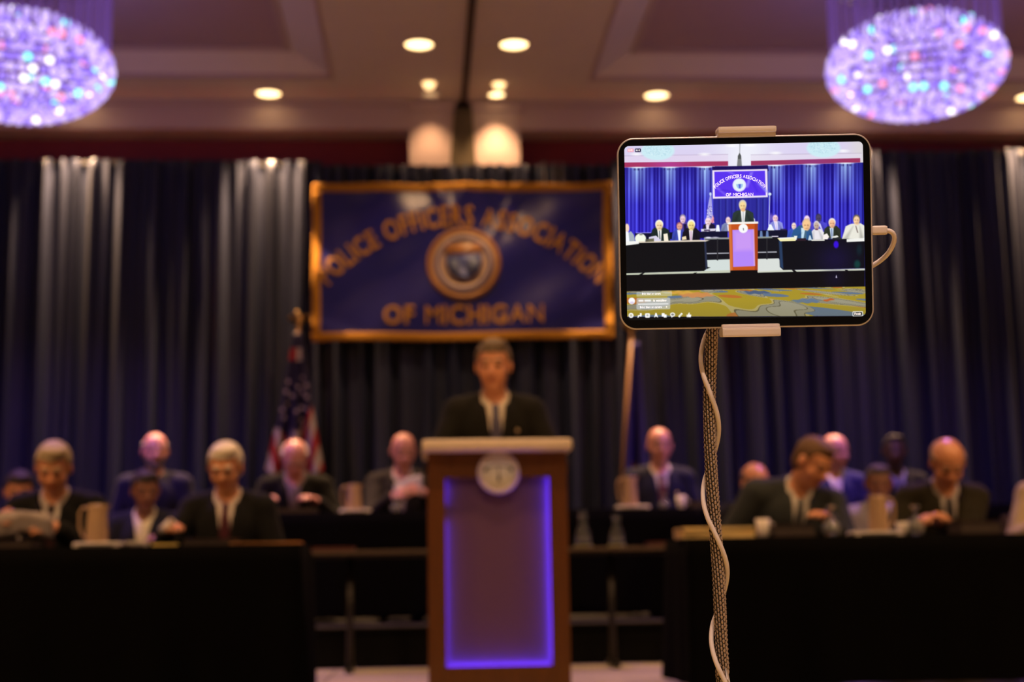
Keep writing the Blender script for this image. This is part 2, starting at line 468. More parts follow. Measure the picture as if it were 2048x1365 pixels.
def chandelier(px, py, label, seed):
    A, B = 0.588, 0.330
    c = P(px, py, 9.15)
    t = tag(empty('crystal_chandelier', c), label, 'chandelier', 'crystal chandeliers in the ceiling coffers')
    r_ = random.Random(seed)
    top = Z_COF - c.z
    MB().lathe([(0, top - 0.002), (0.62, top - 0.002), (0.62, top - 0.03), (0.58, top - 0.035), (0, top - 0.035)], 40).build('ceiling_plate', mat('chrome_plate', (0.6, 0.55, 0.6), 0.2, metal=0.9), t, True)
    pts = []
    nrow = 17
    for i in range(nrow):
        th = math.pi * (i + 0.5) / nrow
        rr_, z = A * math.sin(th), B * math.cos(th)
        n = max(4, int(2 * math.pi * rr_ / 0.066))
        for k in range(n):
            an = 2 * math.pi * (k + 0.5 * (i % 2)) / n
            pts.append(Vector((rr_ * math.cos(an), rr_ * math.sin(an), z)))
    to = (CAM - c).normalized()
    pts.sort(key=lambda p: -Vector((p.x / A / A, p.y / A / A, p.z / B / B)).normalized().dot(to))
    def pick():
        q = r_.random()
        return 3 if q < 0.014 else 4 if q < 0.045 else 5 if q < 0.08 else 2 if q < 0.36 else 1 if q < 0.76 else 0
    for p in pts[:300]:
        link('crystal', _crme[pick()], t, p)
    rest = MB()
    mi = []
    base = [v.co.copy() for v in _crme[0].vertices]
    fcs = [tuple(f.vertices) for f in _crme[0].polygons]
    for p in pts[300:]:
        rest.add([v + p for v in base], fcs)
        mi += [pick()] * len(fcs)
    o = link('crystal_rear', mesh_of('crystal_rear', rest.v, rest.f, m_cr, False, mi), t)
    tag(o, kind='stuff')
    # wire hoops that carry the crystals
    for i in range(1, nrow, 3):
        th = math.pi * i / nrow
        rr_, z = (A - 0.03) * math.sin(th), (B - 0.03) * math.cos(th)
        MB().tube([(rr_ * math.cos(x), rr_ * math.sin(x), z) for x in np.linspace(0, 2 * math.pi, 40)], 0.004, 5, False).build('hoop', mat('hoop_wire', (0.4, 0.35, 0.5), 0.3, metal=0.8), t, True)
    # hanging strands from the coffer down to the crystals
    for k in range(64):
        an = 2 * math.pi * k / 64 + r_.uniform(-0.02, 0.02)
        rr_ = 0.565 - 0.02 * (k % 2)
        z1 = B * math.sqrt(max(0.0, 1 - (rr_ / A) ** 2))
        MB().tube([(rr_ * math.cos(an), rr_ * math.sin(an), z) for z in (top - 0.03, z1)], 0.011, 5, False).build('strand', m_strand, t)
    l = bpy.data.lights.new('chandelier_lamp', 'POINT')
    spot('chandelier_downlight', (0, 0, -B - 0.03), 230, (0.52, 0.22, 1.0), 130, 0.8, 0.12, t)
    l.energy, l.color, l.shadow_soft_size = 7, PURPLE, 0.30
    lo = bpy.data.objects.new('chandelier_lamp', l)
    COL.objects.link(lo)
    lo.parent = t
    lo.location = (0, 0, 0)
    return t
chandelier(1832, 133, 'violet-lit oval crystal chandelier hanging above the tablet, right', 3)
chandelier(40, 134, 'violet-lit oval crystal chandelier cut by the left edge of the picture', 5)

# ------------------------------------------------------------------ stage curtain
m_curt = mat('royal_blue_drape', (0.0110, 0.0170, 0.046), 0.5, sheen=0.04, vary=0.10, scale=12)
cur = tag(empty('stage_curtain', (XC, Y_CURT, ZT)), 'pleated dark blue curtain hanging across the whole back of the stage', 'curtain')
secs = [(-330, -40, 320), (-40, 208, 317), (208, 430, 318), (430, 640, 320), (640, 930, 329), (930, 1225, 328), (1225, 1450, 318), (1450, 1690, 305), (1690, 1930, 300), (1930, 2200, 297), (2200, 2460, 295)]
pr_ = random.Random(11)
def drape(x0, x1, ztop, seed):
    q = random.Random(seed)
    n = max(24, int((x1 - x0) / 0.011))
    rows = 26
    ph = [q.uniform(0, 6.28) for _ in range(5)]
    wl = [q.uniform(0.10, 0.14), q.uniform(0.17, 0.24), q.uniform(0.30, 0.45), q.uniform(0.05, 0.065)]
    am = [0.026, 0.030, 0.014, 0.009]
    V = []
    for j in range(rows + 1):
        v = j / rows                                    # 0 bottom .. 1 top
        z = (ZT + 0.01) + (ztop - ZT - 0.01) * (1 - (1 - v) ** 1.4)
        t = (1 - v)
        for i in range(n + 1):
            u = i / n
            x = x0 + (x1 - x0) * u
            pinch = math.exp(-((1 - v) / 0.03) ** 2)
            y = 0
            for a_, l_, p_ in zip(am, wl, ph):
                g = (0.55 + 0.75 * t) if l_ > 0.15 else (1.0 - 0.45 * t)
                y += a_ * g * math.sin(2 * math.pi * x / l_ + p_ + 0.9 * t * math.sin(3 * x + p_))
            y *= (1 - 0.55 * pinch)
            edge = min(u, 1 - u)
            y += 0.02 * math.exp(-(edge / 0.02) ** 2)
            zz = z - (0.012 * abs(math.sin(math.pi * x / 0.09)) * pinch if j == rows else 0)
            V.append((x, Y_CURT + y, zz))
    Fc = [(j * (n + 1) + i, j * (n + 1) + i + 1, (j + 1) * (n + 1) + i + 1, (j + 1) * (n + 1) + i) for j in range(rows) for i in range(n)]
    return V, Fc
for s_, (a_, c_, yt) in enumerate(secs):
    x0, x1, zt = P(a_, yt, Y_CURT).x, P(c_, yt, Y_CURT).x, P((a_ + c_) / 2, yt, Y_CURT).z
    V, Fc = drape(x0 - 0.01, x1 + 0.01, zt, 40 + s_)
    o = link('drape_panel', mesh_of('drape_panel', V, Fc, m_curt, True), cur)
    o.matrix_parent_inverse = Matrix.Translation((-XC, -Y_CURT, -ZT))
    q = MB().box(((x0 + x1) / 2, Y_CURT + 0.03, zt - 0.03), (x1 - x0, 0.03, 0.045), 0.01).build('header_rod', mat('drape_rod', (0.02, 0.02, 0.025), 0.7), cur)
    q.matrix_parent_inverse = Matrix.Translation((-XC, -Y_CURT, -ZT))

# ------------------------------------------------------------------ lettering
_glyph = {}
def glyph(ch, bold=0.02):
    """flat mesh of one character, cap height 1, centred in x"""
    if ch in _glyph: return _glyph[ch]
    cu = bpy.data.curves.new('glyph', 'FONT')
    cu.body, cu.size, cu.offset, cu.resolution_u = ch, 1.0, 0.0 if ch in 'MNmnVAW' else bold, 3
    cu.fill_mode = 'FRONT' if hasattr(cu, 'fill_mode') else None
    ob_ = bpy.data.objects.new('glyph', cu)
    COL.objects.link(ob_)
    dg = bpy.context.evaluated_depsgraph_get()
    dg.update()
    me = bpy.data.meshes.new_from_object(ob_.evaluated_get(dg))
    bpy.data.objects.remove(ob_)
    v = np.array([x.co[:] for x in me.vertices]) if len(me.vertices) else np.zeros((0, 3))
    f = [tuple(p.vertices) for p in me.polygons]
    bpy.data.meshes.remove(me)
    adv = 0.45
    if len(v):
        x0, x1 = v[:, 0].min(), v[:, 0].max()
        v[:, 0] -= (x0 + x1) / 2
        adv = x1 - x0
        v = v / 0.7
        adv /= 0.7
    _glyph[ch] = (v, f, adv)
    return _glyph[ch]
def arc_text(txt, R_, size, squeeze=1.0, gap=0.16, a_mid=0.0):
    """[(char, verts2d, faces)] laid on a circle of radius R_ round the origin, top centred"""
    items, tot = [], 0
    for ch in txt:
        w_ = (0.5 if ch == ' ' else glyph(ch)[2] + gap) * size * squeeze
        items.append((ch, tot + w_ / 2))
        tot += w_
    out = []
    for ch, s in items:
        if ch == ' ': continue
        v, f, _ = glyph(ch)
        a = (s - tot / 2) / R_ + a_mid
        x, y = v[:, 0] * size * squeeze, (v[:, 1] - 0.5) * size
        X = (R_ + y) * math.sin(a) + x * math.cos(a)
        Yv = (R_ + y) * math.cos(a) - x * math.sin(a)
        out.append((ch, np.stack([X, Yv], 1), f))
    return out
def line_text(txt, size, squeeze=1.0, gap=0.16):
    items, tot = [], 0
    for ch in txt:
        w_ = (0.5 if ch == ' ' else glyph(ch)[2] + gap) * size * squeeze
        items.append((ch, tot + w_ / 2))
        tot += w_
    out = []
    for ch, s in items:
        if ch == ' ': continue
        v, f, _ = glyph(ch)
        out.append((ch, np.stack([v[:, 0] * size * squeeze + s - tot / 2, (v[:, 1] - 0.5) * size], 1), f))
    return out

# ------------------------------------------------------------------ banner
YB = Y_CURT - 0.14
TL, TR_, BL, BR = P(625, 366, YB), P(1222, 364, YB), P(623, 683, YB), P(1228, 677, YB)
BO = (TL + TR_ + BL + BR) / 4
BW = ((TR_ - TL).length + (BR - BL).length) / 2
BH = ((TL - BL).length + (TR_ - BR).length) / 2
ban = tag(empty('stage_banner', (BO.x, YB, BO.z)), 'wide violet satin banner with gold border and lettering hung on the curtain', 'banner')
PXM = BW / 600.0                                # metres per photo pixel on the banner
def wrinkle(x, z):
    u, v = x / BW, z / BH
    d = 0.012 * math.sin(9 * (u + 0.6 * v) + 1.0) * (0.4 + abs(u)) + 0.010 * math.sin(13 * (u - 0.9 * v) + 0.3) + 0.008 * math.sin(24 * u + 7 * v * v) * (0.5 + v)
    for cx, s in ((-0.10, 1), (0.02, -1), (0.09, 1), (0.20, -1)):
        k_ = (u - cx) - 0.5 * s * (0.5 - v) * 0.6
        d += 0.016 * math.exp(-(k_ / 0.022) ** 2) * max(0, v + 0.25)
    k_ = v + 0.38 + 0.25 * math.cos(3 * u)
    d += 0.014 * math.exp(-(k_ / 0.06) ** 2) * abs(u) * 2
    return d * 1.8
def corner(x, z):                               # banner rectangle -> its slightly skew outline
    u, v = x / BW + 0.5, z / BH + 0.5
    p = BL * (1 - u) * (1 - v) + BR * u * (1 - v) + TL * (1 - u) * v + TR_ * u * v
    return p - BO
def on_banner(x, z, lift):
    p = corner(x, z)
    return (p.x, 0.03 - wrinkle(x, z) - lift, p.z)
def cloth_patch(name, x0, x1, z0, z1, m, lift, nx_, nz_, thick=0.0):
    V = [on_banner(x0 + (x1 - x0) * i / nx_, z0 + (z1 - z0) * j / nz_, lift) for j in range(nz_ + 1) for i in range(nx_ + 1)]
    Fc = [(j * (nx_ + 1) + i, j * (nx_ + 1) + i + 1, (j + 1) * (nx_ + 1) + i + 1, (j + 1) * (nx_ + 1) + i) for j in range(nz_) for i in range(nx_)]
    o_ = link(name, mesh_of(name, V, Fc, m, True), ban)
    md = o_.modifiers.new('thickness', 'SOLIDIFY')
    md.thickness, md.offset = 0.003, -1
    return o_
m_satin = mat('violet_satin', (0.010, 0.012, 0.18), 0.30, spec=0.7, vary=0.12, scale=5, sheen=0.2)
m_gold = mat('gold_trim', (0.46, 0.22, 0.024), 0.75, spec=0.2, vary=0.15, scale=20)
m_goldtxt = mat('gold_lettering', (0.46, 0.22, 0.03), 0.5, vary=0.3, scale=20)
cloth_patch('banner_cloth', -BW / 2, BW / 2, -BH / 2, BH / 2, m_satin, 0.0, 120, 60)
bt = 17 * PXM
for (x0, x1, z0, z1, a_, c_) in ((-BW / 2, BW / 2, BH / 2 - bt, BH / 2, 120, 3), (-BW / 2, BW / 2, -BH / 2, -BH / 2 + bt, 120, 3),
                                 (-BW / 2, -BW / 2 + bt, -BH / 2 + bt, BH / 2 - bt, 3, 60), (BW / 2 - bt, BW / 2, -BH / 2 + bt, BH / 2 - bt, 3, 60)):
    cloth_patch('gold_border', x0, x1, z0, z1, m_gold, 0.006, a_, c_)
def letters(items, ox, oz, m):
    for ch, xy, f in items:
        V = [on_banner(ox + p[0], oz + p[1], 0.012) for p in xy]
        o_ = link('letter', mesh_of('letter', V, f, m), ban)
        md = o_.modifiers.new('thickness', 'SOLIDIFY')
        md.thickness, md.offset = 0.004, 0
RA = 372 * PXM
letters(arc_text('POLICE OFFICERS ASSOCIATION', RA, 40 * PXM, 0.69, 0.17), 0, (525 - 432) * PXM - RA, m_goldtxt)
letters(line_text('OF MICHIGAN', 37 * PXM, 0.90, 0.16), 0, (525 - 633) * PXM, m_goldtxt)
# seal in the middle of the banner: rings, band and a map-like shield
def disc_pts(cx, cz, r0, r1, n=48):
    V, Fc = [], []
    for i in range(n):
        a = 2 * math.pi * i / n
        V += [(cx + r0 * math.cos(a), cz + r0 * math.sin(a)), (cx + r1 * math.cos(a), cz + r1 * math.sin(a))]
    for i in range(n):
        j = (i + 1) % n
        Fc.append((2 * i, 2 * i + 1, 2 * j + 1, 2 * j))
    return V, Fc
sx, sz = 1 * PXM, (525 - 531) * PXM
seal = empty('seal')
seal.parent = ban
def seal_piece(name, V, Fc, m, lift):
    o_ = link(name, mesh_of(name, [on_banner(p[0], p[1], lift) for p in V], Fc, m, True), seal)
    md = o_.modifiers.new('thickness', 'SOLIDIFY')
    md.thickness, md.offset = 0.003, 0
m_sealw = mat('seal_cream', (0.50, 0.36, 0.25), 0.6)
m_sealb = mat('seal_blue', (0.04, 0.06, 0.22), 0.5)
m_sealg = mat('seal_brown', (0.34, 0.155, 0.05), 0.5)
seal_piece('outer_ring', *disc_pts(sx, sz, 62 * PXM, 74 * PXM), m_sealg, 0.014)
seal_piece('text_ring', *disc_pts(sx, sz, 44 * PXM, 62 * PXM), m_sealw, 0.014)
seal_piece('inner_disc', *disc_pts(sx, sz, 0.002, 44 * PXM), m_sealw, 0.014)
seal_piece('scroll_band', *disc_pts(sx, sz, 50 * PXM, 56 * PXM), m_sealb, 0.018)
def poly(pts):
    return pts, [tuple(range(len(pts)))]
sh = [(-36, 18), (36, 18), (36, -2), (28, -20), (14, -32), (0, -36), (-14, -32), (-28, -20), (-36, -2)]
seal_piece('shield', *poly([(sx + x * PXM, sz + z * PXM) for x, z in sh]), m_sealb, 0.019)
for s in (-1, 1):
    seal_piece('shield_field', *poly([(sx + s * x * PXM, sz + z * PXM) for x, z in [(10, 10), (30, 10), (28, -8), (20, -20), (10, -26)]][::s]), mat('seal_grey_blue', (0.12, 0.15, 0.24), 0.5), 0.023)
seal_piece('chief_band', *poly([(sx + x * PXM, sz + z * PXM) for x, z in [(-40, 20), (40, 20), (34, 40), (-34, 40)]]), m_sealg, 0.019)
for xx in (1088, 1109, 1124):
    t0 = P(xx, 327, YB)
    MB().tube([(t0.x - BO.x, 0.02, t0.z - BO.z + 0.02), (t0.x - BO.x, -0.004, BH / 2 - 0.03)], 0.004, 6).build('hanging_cord', mat('white_cord', (0.35, 0.33, 0.33), 0.6), ban)

# ------------------------------------------------------------------ lectern
YL = 6.50
lt, lb = P(993, 905, YL), P(998, 1365, YL)
LX = P(995, 1100, YL).x
m_wood = mat('mahogany_wood', (0.125, 0.037, 0.0065), 0.36, vary=0.35, kind='wood', coat=0.15)
m_top = mat('lectern_top_cream', (0.85, 0.68, 0.50), 0.5)
lw = P(1135, 1000, YL).x - P(855, 1000, YL).x
tw = P(1142, 893, YL).x - P(844, 893, YL).x
ztop = P(993, 881, YL).z - ZS
zedge = P(993, 905, YL).z - ZS
lec = tag(empty('lectern', (LX, YL, ZS)), 'mahogany lectern with a violet-lit front panel and a round white seal', 'lectern')
dp = 0.46
px0, px1 = P(891.5, 1100, YL).x - LX, P(1101, 1100, YL).x - LX
pz1, pz0 = P(995, 955, YL).z - ZS, P(998, 1333, YL).z - ZS
hb = lw / 2
bl, br_ = P(856, 1100, YL).x - LX, P(1137, 1100, YL).x - LX
MB().box(((bl + px0) / 2, 0.01, (zedge) / 2), (px0 - bl, 0.02, zedge), 0.003).build('stile', m_wood, lec)
MB().box(((br_ + px1) / 2, 0.01, (zedge) / 2), (br_ - px1, 0.02, zedge), 0.003).build('stile', m_wood, lec)
MB().box(((px0 + px1) / 2, 0.01, (zedge + pz1) / 2), (px1 - px0, 0.02, zedge - pz1), 0.003).build('top_rail', m_wood, lec)
MB().box(((px0 + px1) / 2, 0.01, pz0 / 2), (px1 - px0, 0.02, pz0), 0.003).build('bottom_rail', m_wood, lec)
for x in (bl + 0.012, br_ - 0.012):
    MB().box((x, dp / 2 + 0.02, zedge / 2), (0.024, dp, zedge), 0.003).build('side_panel', m_wood, lec)
MB().box(((bl + br_) / 2, 0.085, zedge / 2), (br_ - bl - 0.05, 0.02, zedge - 0.02)).build('back_board', m_wood, lec)
m_panel = mat('frosted_violet_panel', (0.13, 0.055, 0.10), 0.7, vary=0.04)
MB().box(((px0 + px1) / 2, 0.050, (pz0 + pz1) / 2), (px1 - px0 + 0.03, 0.008, pz1 - pz0 + 0.03)).build('front_panel', m_panel, lec)
m_led = mat('violet_led', (0.4, 0.3, 1), 0.5, emit=(0.09, 0.042, 1.0), es=30.0)
m_led2 = mat('violet_led_weak', (0.4, 0.3, 1), 0.5, emit=(0.09, 0.042, 1.0), es=15.0)
zm = (pz0 + pz1) / 2
MB().box((px1 + 0.006, 0.034, zm + 0.01), (0.006, 0.012, pz1 - pz0 - 0.02), 0.001).build('led_strip', m_led, lec)
MB().box(((px0 + px1) / 2, 0.034, pz0 - 0.006), (px1 - px0 - 0.01, 0.012, 0.006), 0.001).build('led_strip', mat('violet_led_low', (0.4, 0.3, 1), 0.5, emit=(0.09, 0.042, 1.0), es=42.0), lec)
zg = P(892, 1030, YL).z - ZS
MB().box((px0 - 0.006, 0.034, (pz0 + zg) / 2 - 0.01), (0.006, 0.012, zg - pz0 - 0.03), 0.001).build('led_strip', m_led2, lec)
MB().box((px0 - 0.006, 0.034, (pz1 + zg) / 2 + 0.02), (0.006, 0.012, pz1 - zg - 0.06), 0.001).build('led_strip', m_led2, lec)
MB().box((P(993, 893, YL).x - LX, dp / 2 - 0.03, (ztop + zedge) / 2), (tw, dp + 0.10, ztop - zedge), 0.018).build('desk_top', m_top, lec, True)
MB().box(((bl + br_) / 2, dp / 2 + 0.03, zedge - 0.12), (br_ - bl - 0.05, dp - 0.10, 0.018)).build('shelf', m_wood, lec)
# seal on the lectern
sc_ = P(997, 946, YL - 0.012)
rs = 42.5 * 6.5 / FPX
sl = empty('round_seal', (sc_.x - LX, -0.0005, sc_.z - ZS))
sl.parent = lec
fy = (0, -1, 0)
MB().lathe([(0, 0.012), (rs * 0.80, 0.012), (rs * 0.80, 0.0), (0, 0)], 40, axis=fy).build('seal_disc', mat('seal_white', (0.98, 0.90, 0.84), 0.5), sl, True)
MB().lathe([(rs * 0.78, 0), (rs, 0), (rs, 0.012), (rs * 0.92, 0.018), (rs * 0.80, 0.016), (rs * 0.78, 0.012)], 40, axis=fy).build('seal_rim', mat('seal_rim_mauve', (0.66, 0.54, 0.58), 0.45), sl, True)
m_ink = mat('seal_ink', (0.03, 0.022, 0.02), 0.6)
MB().tube([(rs * 0.62 * x, -0.015, rs * (0.22 + 0.10 * (1 - x * x))) for x in np.linspace(-1, 1, 17)], rs * 0.028, 6).build('scale_beam', mat('seal_ink_soft', (0.16, 0.12, 0.10), 0.6), sl)
for s in (-1, 1):
    MB().sphere((s * rs * 0.60, -0.014, rs * 0.16), (rs * 0.085, 0.004, rs * 0.10), 12, 8).build('scale_pan', m_ink, sl, True)
MB().sphere((0.02 * rs, -0.014, -rs * 0.26), (rs * 0.07, 0.004, rs * 0.17), 12, 8).build('emblem_figure', m_ink, sl, True)
MB().tube([(0, -0.015, rs * 0.3), (0.01 * rs, -0.015, -rs * 0.1)], rs * 0.03, 6).build('emblem_stem', mat('seal_ink_soft'), sl)

# ------------------------------------------------------------------ tables
TBH = 0.735
m_cloth = mat('black_tablecloth', (0.0018, 0.0017, 0.0020), 0.9, spec=0.05, vary=0.2)
m_ply = mat('table_top_wood', (0.07, 0.048, 0.03), 0.45, kind='wood', vary=0.2)
m_leg = mat('dark_steel', (0.03, 0.028, 0.027), 0.4, metal=0.6)
def table(x0, x1, y0, y1, z0, label, group=None, legs='fold'):
    t = tag(empty('banquet_table', ((x0 + x1) / 2, (y0 + y1) / 2, z0)), label, 'table', group)
    L, D = x1 - x0, y1 - y0
    MB().box((0, 0, TBH - 0.013), (L, D, 0.024), 0.004).build('table_top', m_ply, t)
    MB().box((0, 0, TBH - 0.035), (L - 0.04, D - 0.04, 0.020)).build('apron', m_leg, t)
    return t, L, D
def pole_leg(t, x, D):
    b_ = MB()
    b_.tube([(x, 0, 0.03), (x, 0, TBH - 0.045)], 0.022, 12)
    b_.build('leg', m_leg, t, True)
    MB().box((x, 0, 0.018), (0.05, D * 0.85, 0.036), 0.012).build('foot', m_leg, t)
def cloth(x0, x1, y0, y1, z0, drop, label, seed, group='black tablecloths'):
    q = random.Random(seed)
    L, D = x1 - x0, y1 - y0
    pts = []
    n1, n2 = int(L / 0.04), max(6, int(D / 0.04))
    for i in range(n1): pts.append((-L / 2 + L * i / n1, -D / 2, 0, -1))
    for i in range(n2): pts.append((L / 2, -D / 2 + D * i / n2, 1, 0))
    for i in range(n1): pts.append((L / 2 - L * i / n1, D / 2, 0, 1))
    for i in range(n2): pts.append((-L / 2, D / 2 - D * i / n2, -1, 0))
    N = len(pts)
    V, Fc = [], []
    rows = 8
    p1, p2 = q.uniform(0, 6), q.uniform(0, 6)
    for j in range(rows + 1):
        t = j / rows
        for i, (x, y, ax, ay) in enumerate(pts):
            s = i / N * (2 * L + 2 * D)
            amp = 0.004 + 0.014 * t
            w_ = amp * (math.sin(s * 9 + p1) + 0.6 * math.sin(s * 21 + p2))
            cd = min(math.hypot(abs(x) - L / 2, abs(y) - D / 2), 0.25)
            fl = 0.03 * t * math.exp(-(cd / 0.07) ** 2)
            out = max(0.005, 0.008 + 0.012 * t + w_ + fl)
            cx_ = math.copysign(fl, x) if cd < 0.12 else 0
            cy_ = math.copysign(fl, y) if cd < 0.12 else 0
            V.append((x + ax * out + (cx_ if ax == 0 else 0), y + ay * out + (cy_ if ay == 0 else 0), -(drop if ay <= 0 else 0.06) * t + 0.003 if j else 0.004))
    for j in range(rows):
        for i in range(N):
            k_ = (i + 1) % N
            Fc.append((j * N + i, (j + 1) * N + i, (j + 1) * N + k_, j * N + k_))
    Fc.append(tuple(range(N)))
    o_ = link('tablecloth', mesh_of('tablecloth', V, Fc, m_cloth, True), None, ((x0 + x1) / 2, (y0 + y1) / 2, z0 + TBH))
    return tag(o_, label, 'tablecloth', group)
YTB = 6.90
xa = P(607, 1200, YTB).x - 0.03
xb = P(1364, 1200, YTB).x + 0.04
FT = {}
for nm, x0, x1 in (('left', xa - 2.05, xa), ('right', xb, xb + 2.05)):
    t, L, D = table(x0, x1, YTB, YTB + 0.62, ZS, 'long table under black cloth at the stage front, %s of the lectern' % nm, 'front tables')
    for s in (-1, 1): pole_leg(t, s * (L / 2 - 0.15), D)
    cloth(x0, x1, YTB, YTB + 0.62, ZS, 0.70, 'black floor-length cloth on the front table %s of the lectern' % nm, 3 if nm == 'left' else 4)
# bare narrow table in the middle, in front of the riser
YM = 8.78
xm0, xm1 = P(560, 1100, YM).x, P(1400, 1100, YM).x
t, L, D = table(xm0, xm1, YM, YM + 0.40, ZS, 'bare narrow table with dark legs behind the lectern', None)
for px in (700, 1226):
    pole_leg(t, P(px, 1300, YM + 0.2).x - (xm0 + xm1) / 2, D)
# rear table on the riser, three lengths
YR = 9.68
RT = TBH + ZT
xr = [P(px, 1022, YR).x for px in (-420, 440, 880, 1410, 2300)]
rl = ['rear table under black cloth behind the men at the front left', 'rear table under black cloth left of the lectern', 'rear table under black cloth right of the lectern', 'rear table under black cloth behind the men at the front right']
for i in range(4):
    t, L, D = table(xr[i] + 0.03, xr[i + 1] - 0.03, YR, YR + 0.45, ZT, rl[i], 'rear tables on the riser')
    for s in (-1, 1): pole_leg(t, s * (L / 2 - 0.15), D)
    cloth(xr[i] + 0.03, xr[i + 1] - 0.03, YR, YR + 0.45, ZT, 0.70, rl[i].replace('table under black cloth', 'black tablecloth'), 20 + i)

# ------------------------------------------------------------------ people: distance fields -> one continuous surface
class Field:
    def __init__(s, lo, hi, h):
        s.lo, s.h = np.array(lo, float), h
        n = np.ceil((np.array(hi) - s.lo) / h).astype(int) + 1
        s.n = n
        s.S = np.full(n, 0.06, np.float32)
        s.ax = [s.lo[i] + h * np.arange(n[i]) for i in range(3)]
    def sub(s, lo, hi, pad):
        sl = []
        for i in range(3):
            a = int(np.clip(math.floor((lo[i] - pad - s.lo[i]) / s.h), 0, s.n[i] - 1))
            b_ = int(np.clip(math.ceil((hi[i] + pad - s.lo[i]) / s.h) + 1, a + 1, s.n[i]))
            sl.append(slice(a, b_))
        X = s.ax[0][sl[0]][:, None, None]
        Y = s.ax[1][sl[1]][None, :, None]
        Z = s.ax[2][sl[2]][None, None, :]
        return tuple(sl), X, Y, Z
    def put(s, sl, d, k, sub=False):
        A = s.S[sl]
        if sub:
            h = np.clip(0.5 - 0.5 * (A + d) / k, 0, 1)
            s.S[sl] = A * (1 - h) - d * h + k * h * (1 - h)
        else:
            h = np.clip(0.5 + 0.5 * (A - d) / k, 0, 1)
            s.S[sl] = A * (1 - h) + d * h - k * h * (1 - h)
    def cone(s, a, b_, ra, rb, k=0.02):
        a, b_ = np.array(a, float), np.array(b_, float)
        r = max(ra, rb)
        sl, X, Y, Z = s.sub(np.minimum(a, b_) - r, np.maximum(a, b_) + r, 0.05)
        ab = b_ - a
        L2 = float(ab @ ab) + 1e-9
        px, py, pz = X - a[0], Y - a[1], Z - a[2]
        t = np.clip((px * ab[0] + py * ab[1] + pz * ab[2]) / L2, 0, 1)
        d = np.sqrt((px - t * ab[0]) ** 2 + (py - t * ab[1]) ** 2 + (pz - t * ab[2]) ** 2) - (ra + (rb - ra) * t)
        s.put(sl, d, k)
    def ell(s, c, r, M3=None, k=0.02, sub=False):
        c = np.array(c, float)
        R_ = max(r)
        sl, X, Y, Z = s.sub(c - R_, c + R_, 0.05)
        px, py, pz = X - c[0], Y - c[1], Z - c[2]
        if M3 is None:
            q = (px + 0 * (py + pz), py + 0 * (px + pz), pz + 0 * (px + py))
        else:
            q = [px * M3[i][0] + py * M3[i][1] + pz * M3[i][2] for i in range(3)]
        k0 = np.sqrt(sum((q[i] / r[i]) ** 2 for i in range(3))) + 1e-6
        k1 = np.sqrt(sum((q[i] / r[i] ** 2) ** 2 for i in range(3))) + 1e-6
        s.put(sl, k0 * (k0 - 1) / k1, k, sub)
    def copy(s):
        f = Field.__new__(Field)
        f.lo, f.h, f.n, f.ax, f.S = s.lo, s.h, s.n, s.ax, s.S.copy()
        return f
    def coords(s):
        return s.ax[0][:, None, None], s.ax[1][None, :, None], s.ax[2][None, None, :]
    def mesh(s):
        S = s.S.copy()
        for i in range(3):                      # close the surface at the box
            q = [slice(None)] * 3
            for e in (0, -1):
                q[i] = e
                S[tuple(q)] = np.maximum(S[tuple(q)], 0.001)
        ins = S < 0
        nx_, ny_, nz_ = [v - 1 for v in S.shape]
        cnt = np.zeros((nx_, ny_, nz_), np.int8)
        offs = [(i, j, k) for i in (0, 1) for j in (0, 1) for k in (0, 1)]
        for (i, j, k) in offs:
            cnt += ins[i:i + nx_, j:j + ny_, k:k + nz_]
        cells = np.argwhere((cnt > 0) & (cnt < 8))
        if not len(cells): return np.zeros((0, 3)), np.zeros((0, 4), int)
        ids = np.full((nx_, ny_, nz_), -1, np.int32)
        ids[tuple(cells.T)] = np.arange(len(cells))
        val = np.stack([S[cells[:, 0] + i, cells[:, 1] + j, cells[:, 2] + k] for (i, j, k) in offs], 1)
        acc = np.zeros((len(cells), 3))
        num = np.zeros(len(cells))
        for a in range(8):
            for b_ in range(a + 1, 8):
                da = np.array(offs[b_]) - np.array(offs[a])
                if np.abs(da).sum() != 1: continue
                va, vb = val[:, a], val[:, b_]
                m_ = (va < 0) != (vb < 0)
                t = np.where(m_, va / np.where(m_, va - vb, 1), 0)
                acc += np.where(m_[:, None], np.array(offs[a])[None] + t[:, None] * da[None], 0)
                num += m_
        V = (cells + acc / num[:, None]) * s.h + s.lo
        Fs = []
        for axis in range(3):
            q0, q1 = [slice(None)] * 3, [slice(None)] * 3
            q0[axis], q1[axis] = slice(0, -1), slice(1, None)
            ch = ins[tuple(q0)] != ins[tuple(q1)]
            e = np.argwhere(ch)
            o1, o2 = (axis + 1) % 3, (axis + 2) % 3
            ok = (e[:, o1] > 0) & (e[:, o2] > 0) & (e[:, o1] < S.shape[o1] - 1) & (e[:, o2] < S.shape[o2] - 1)
            e = e[ok]
            if not len(e): continue
            quad = []
            for d1, d2 in ((0, 0), (-1, 0), (-1, -1), (0, -1)):
                c = e.copy()
                c[:, o1] += d1
                c[:, o2] += d2
                quad.append(ids[c[:, 0], c[:, 1], c[:, 2]])
            quad = np.stack(quad, 1)
            flip = ~ins[e[:, 0], e[:, 1], e[:, 2]]
            quad[flip] = quad[flip][:, ::-1]
            Fs.append(quad)
        return V, np.concatenate(Fs)

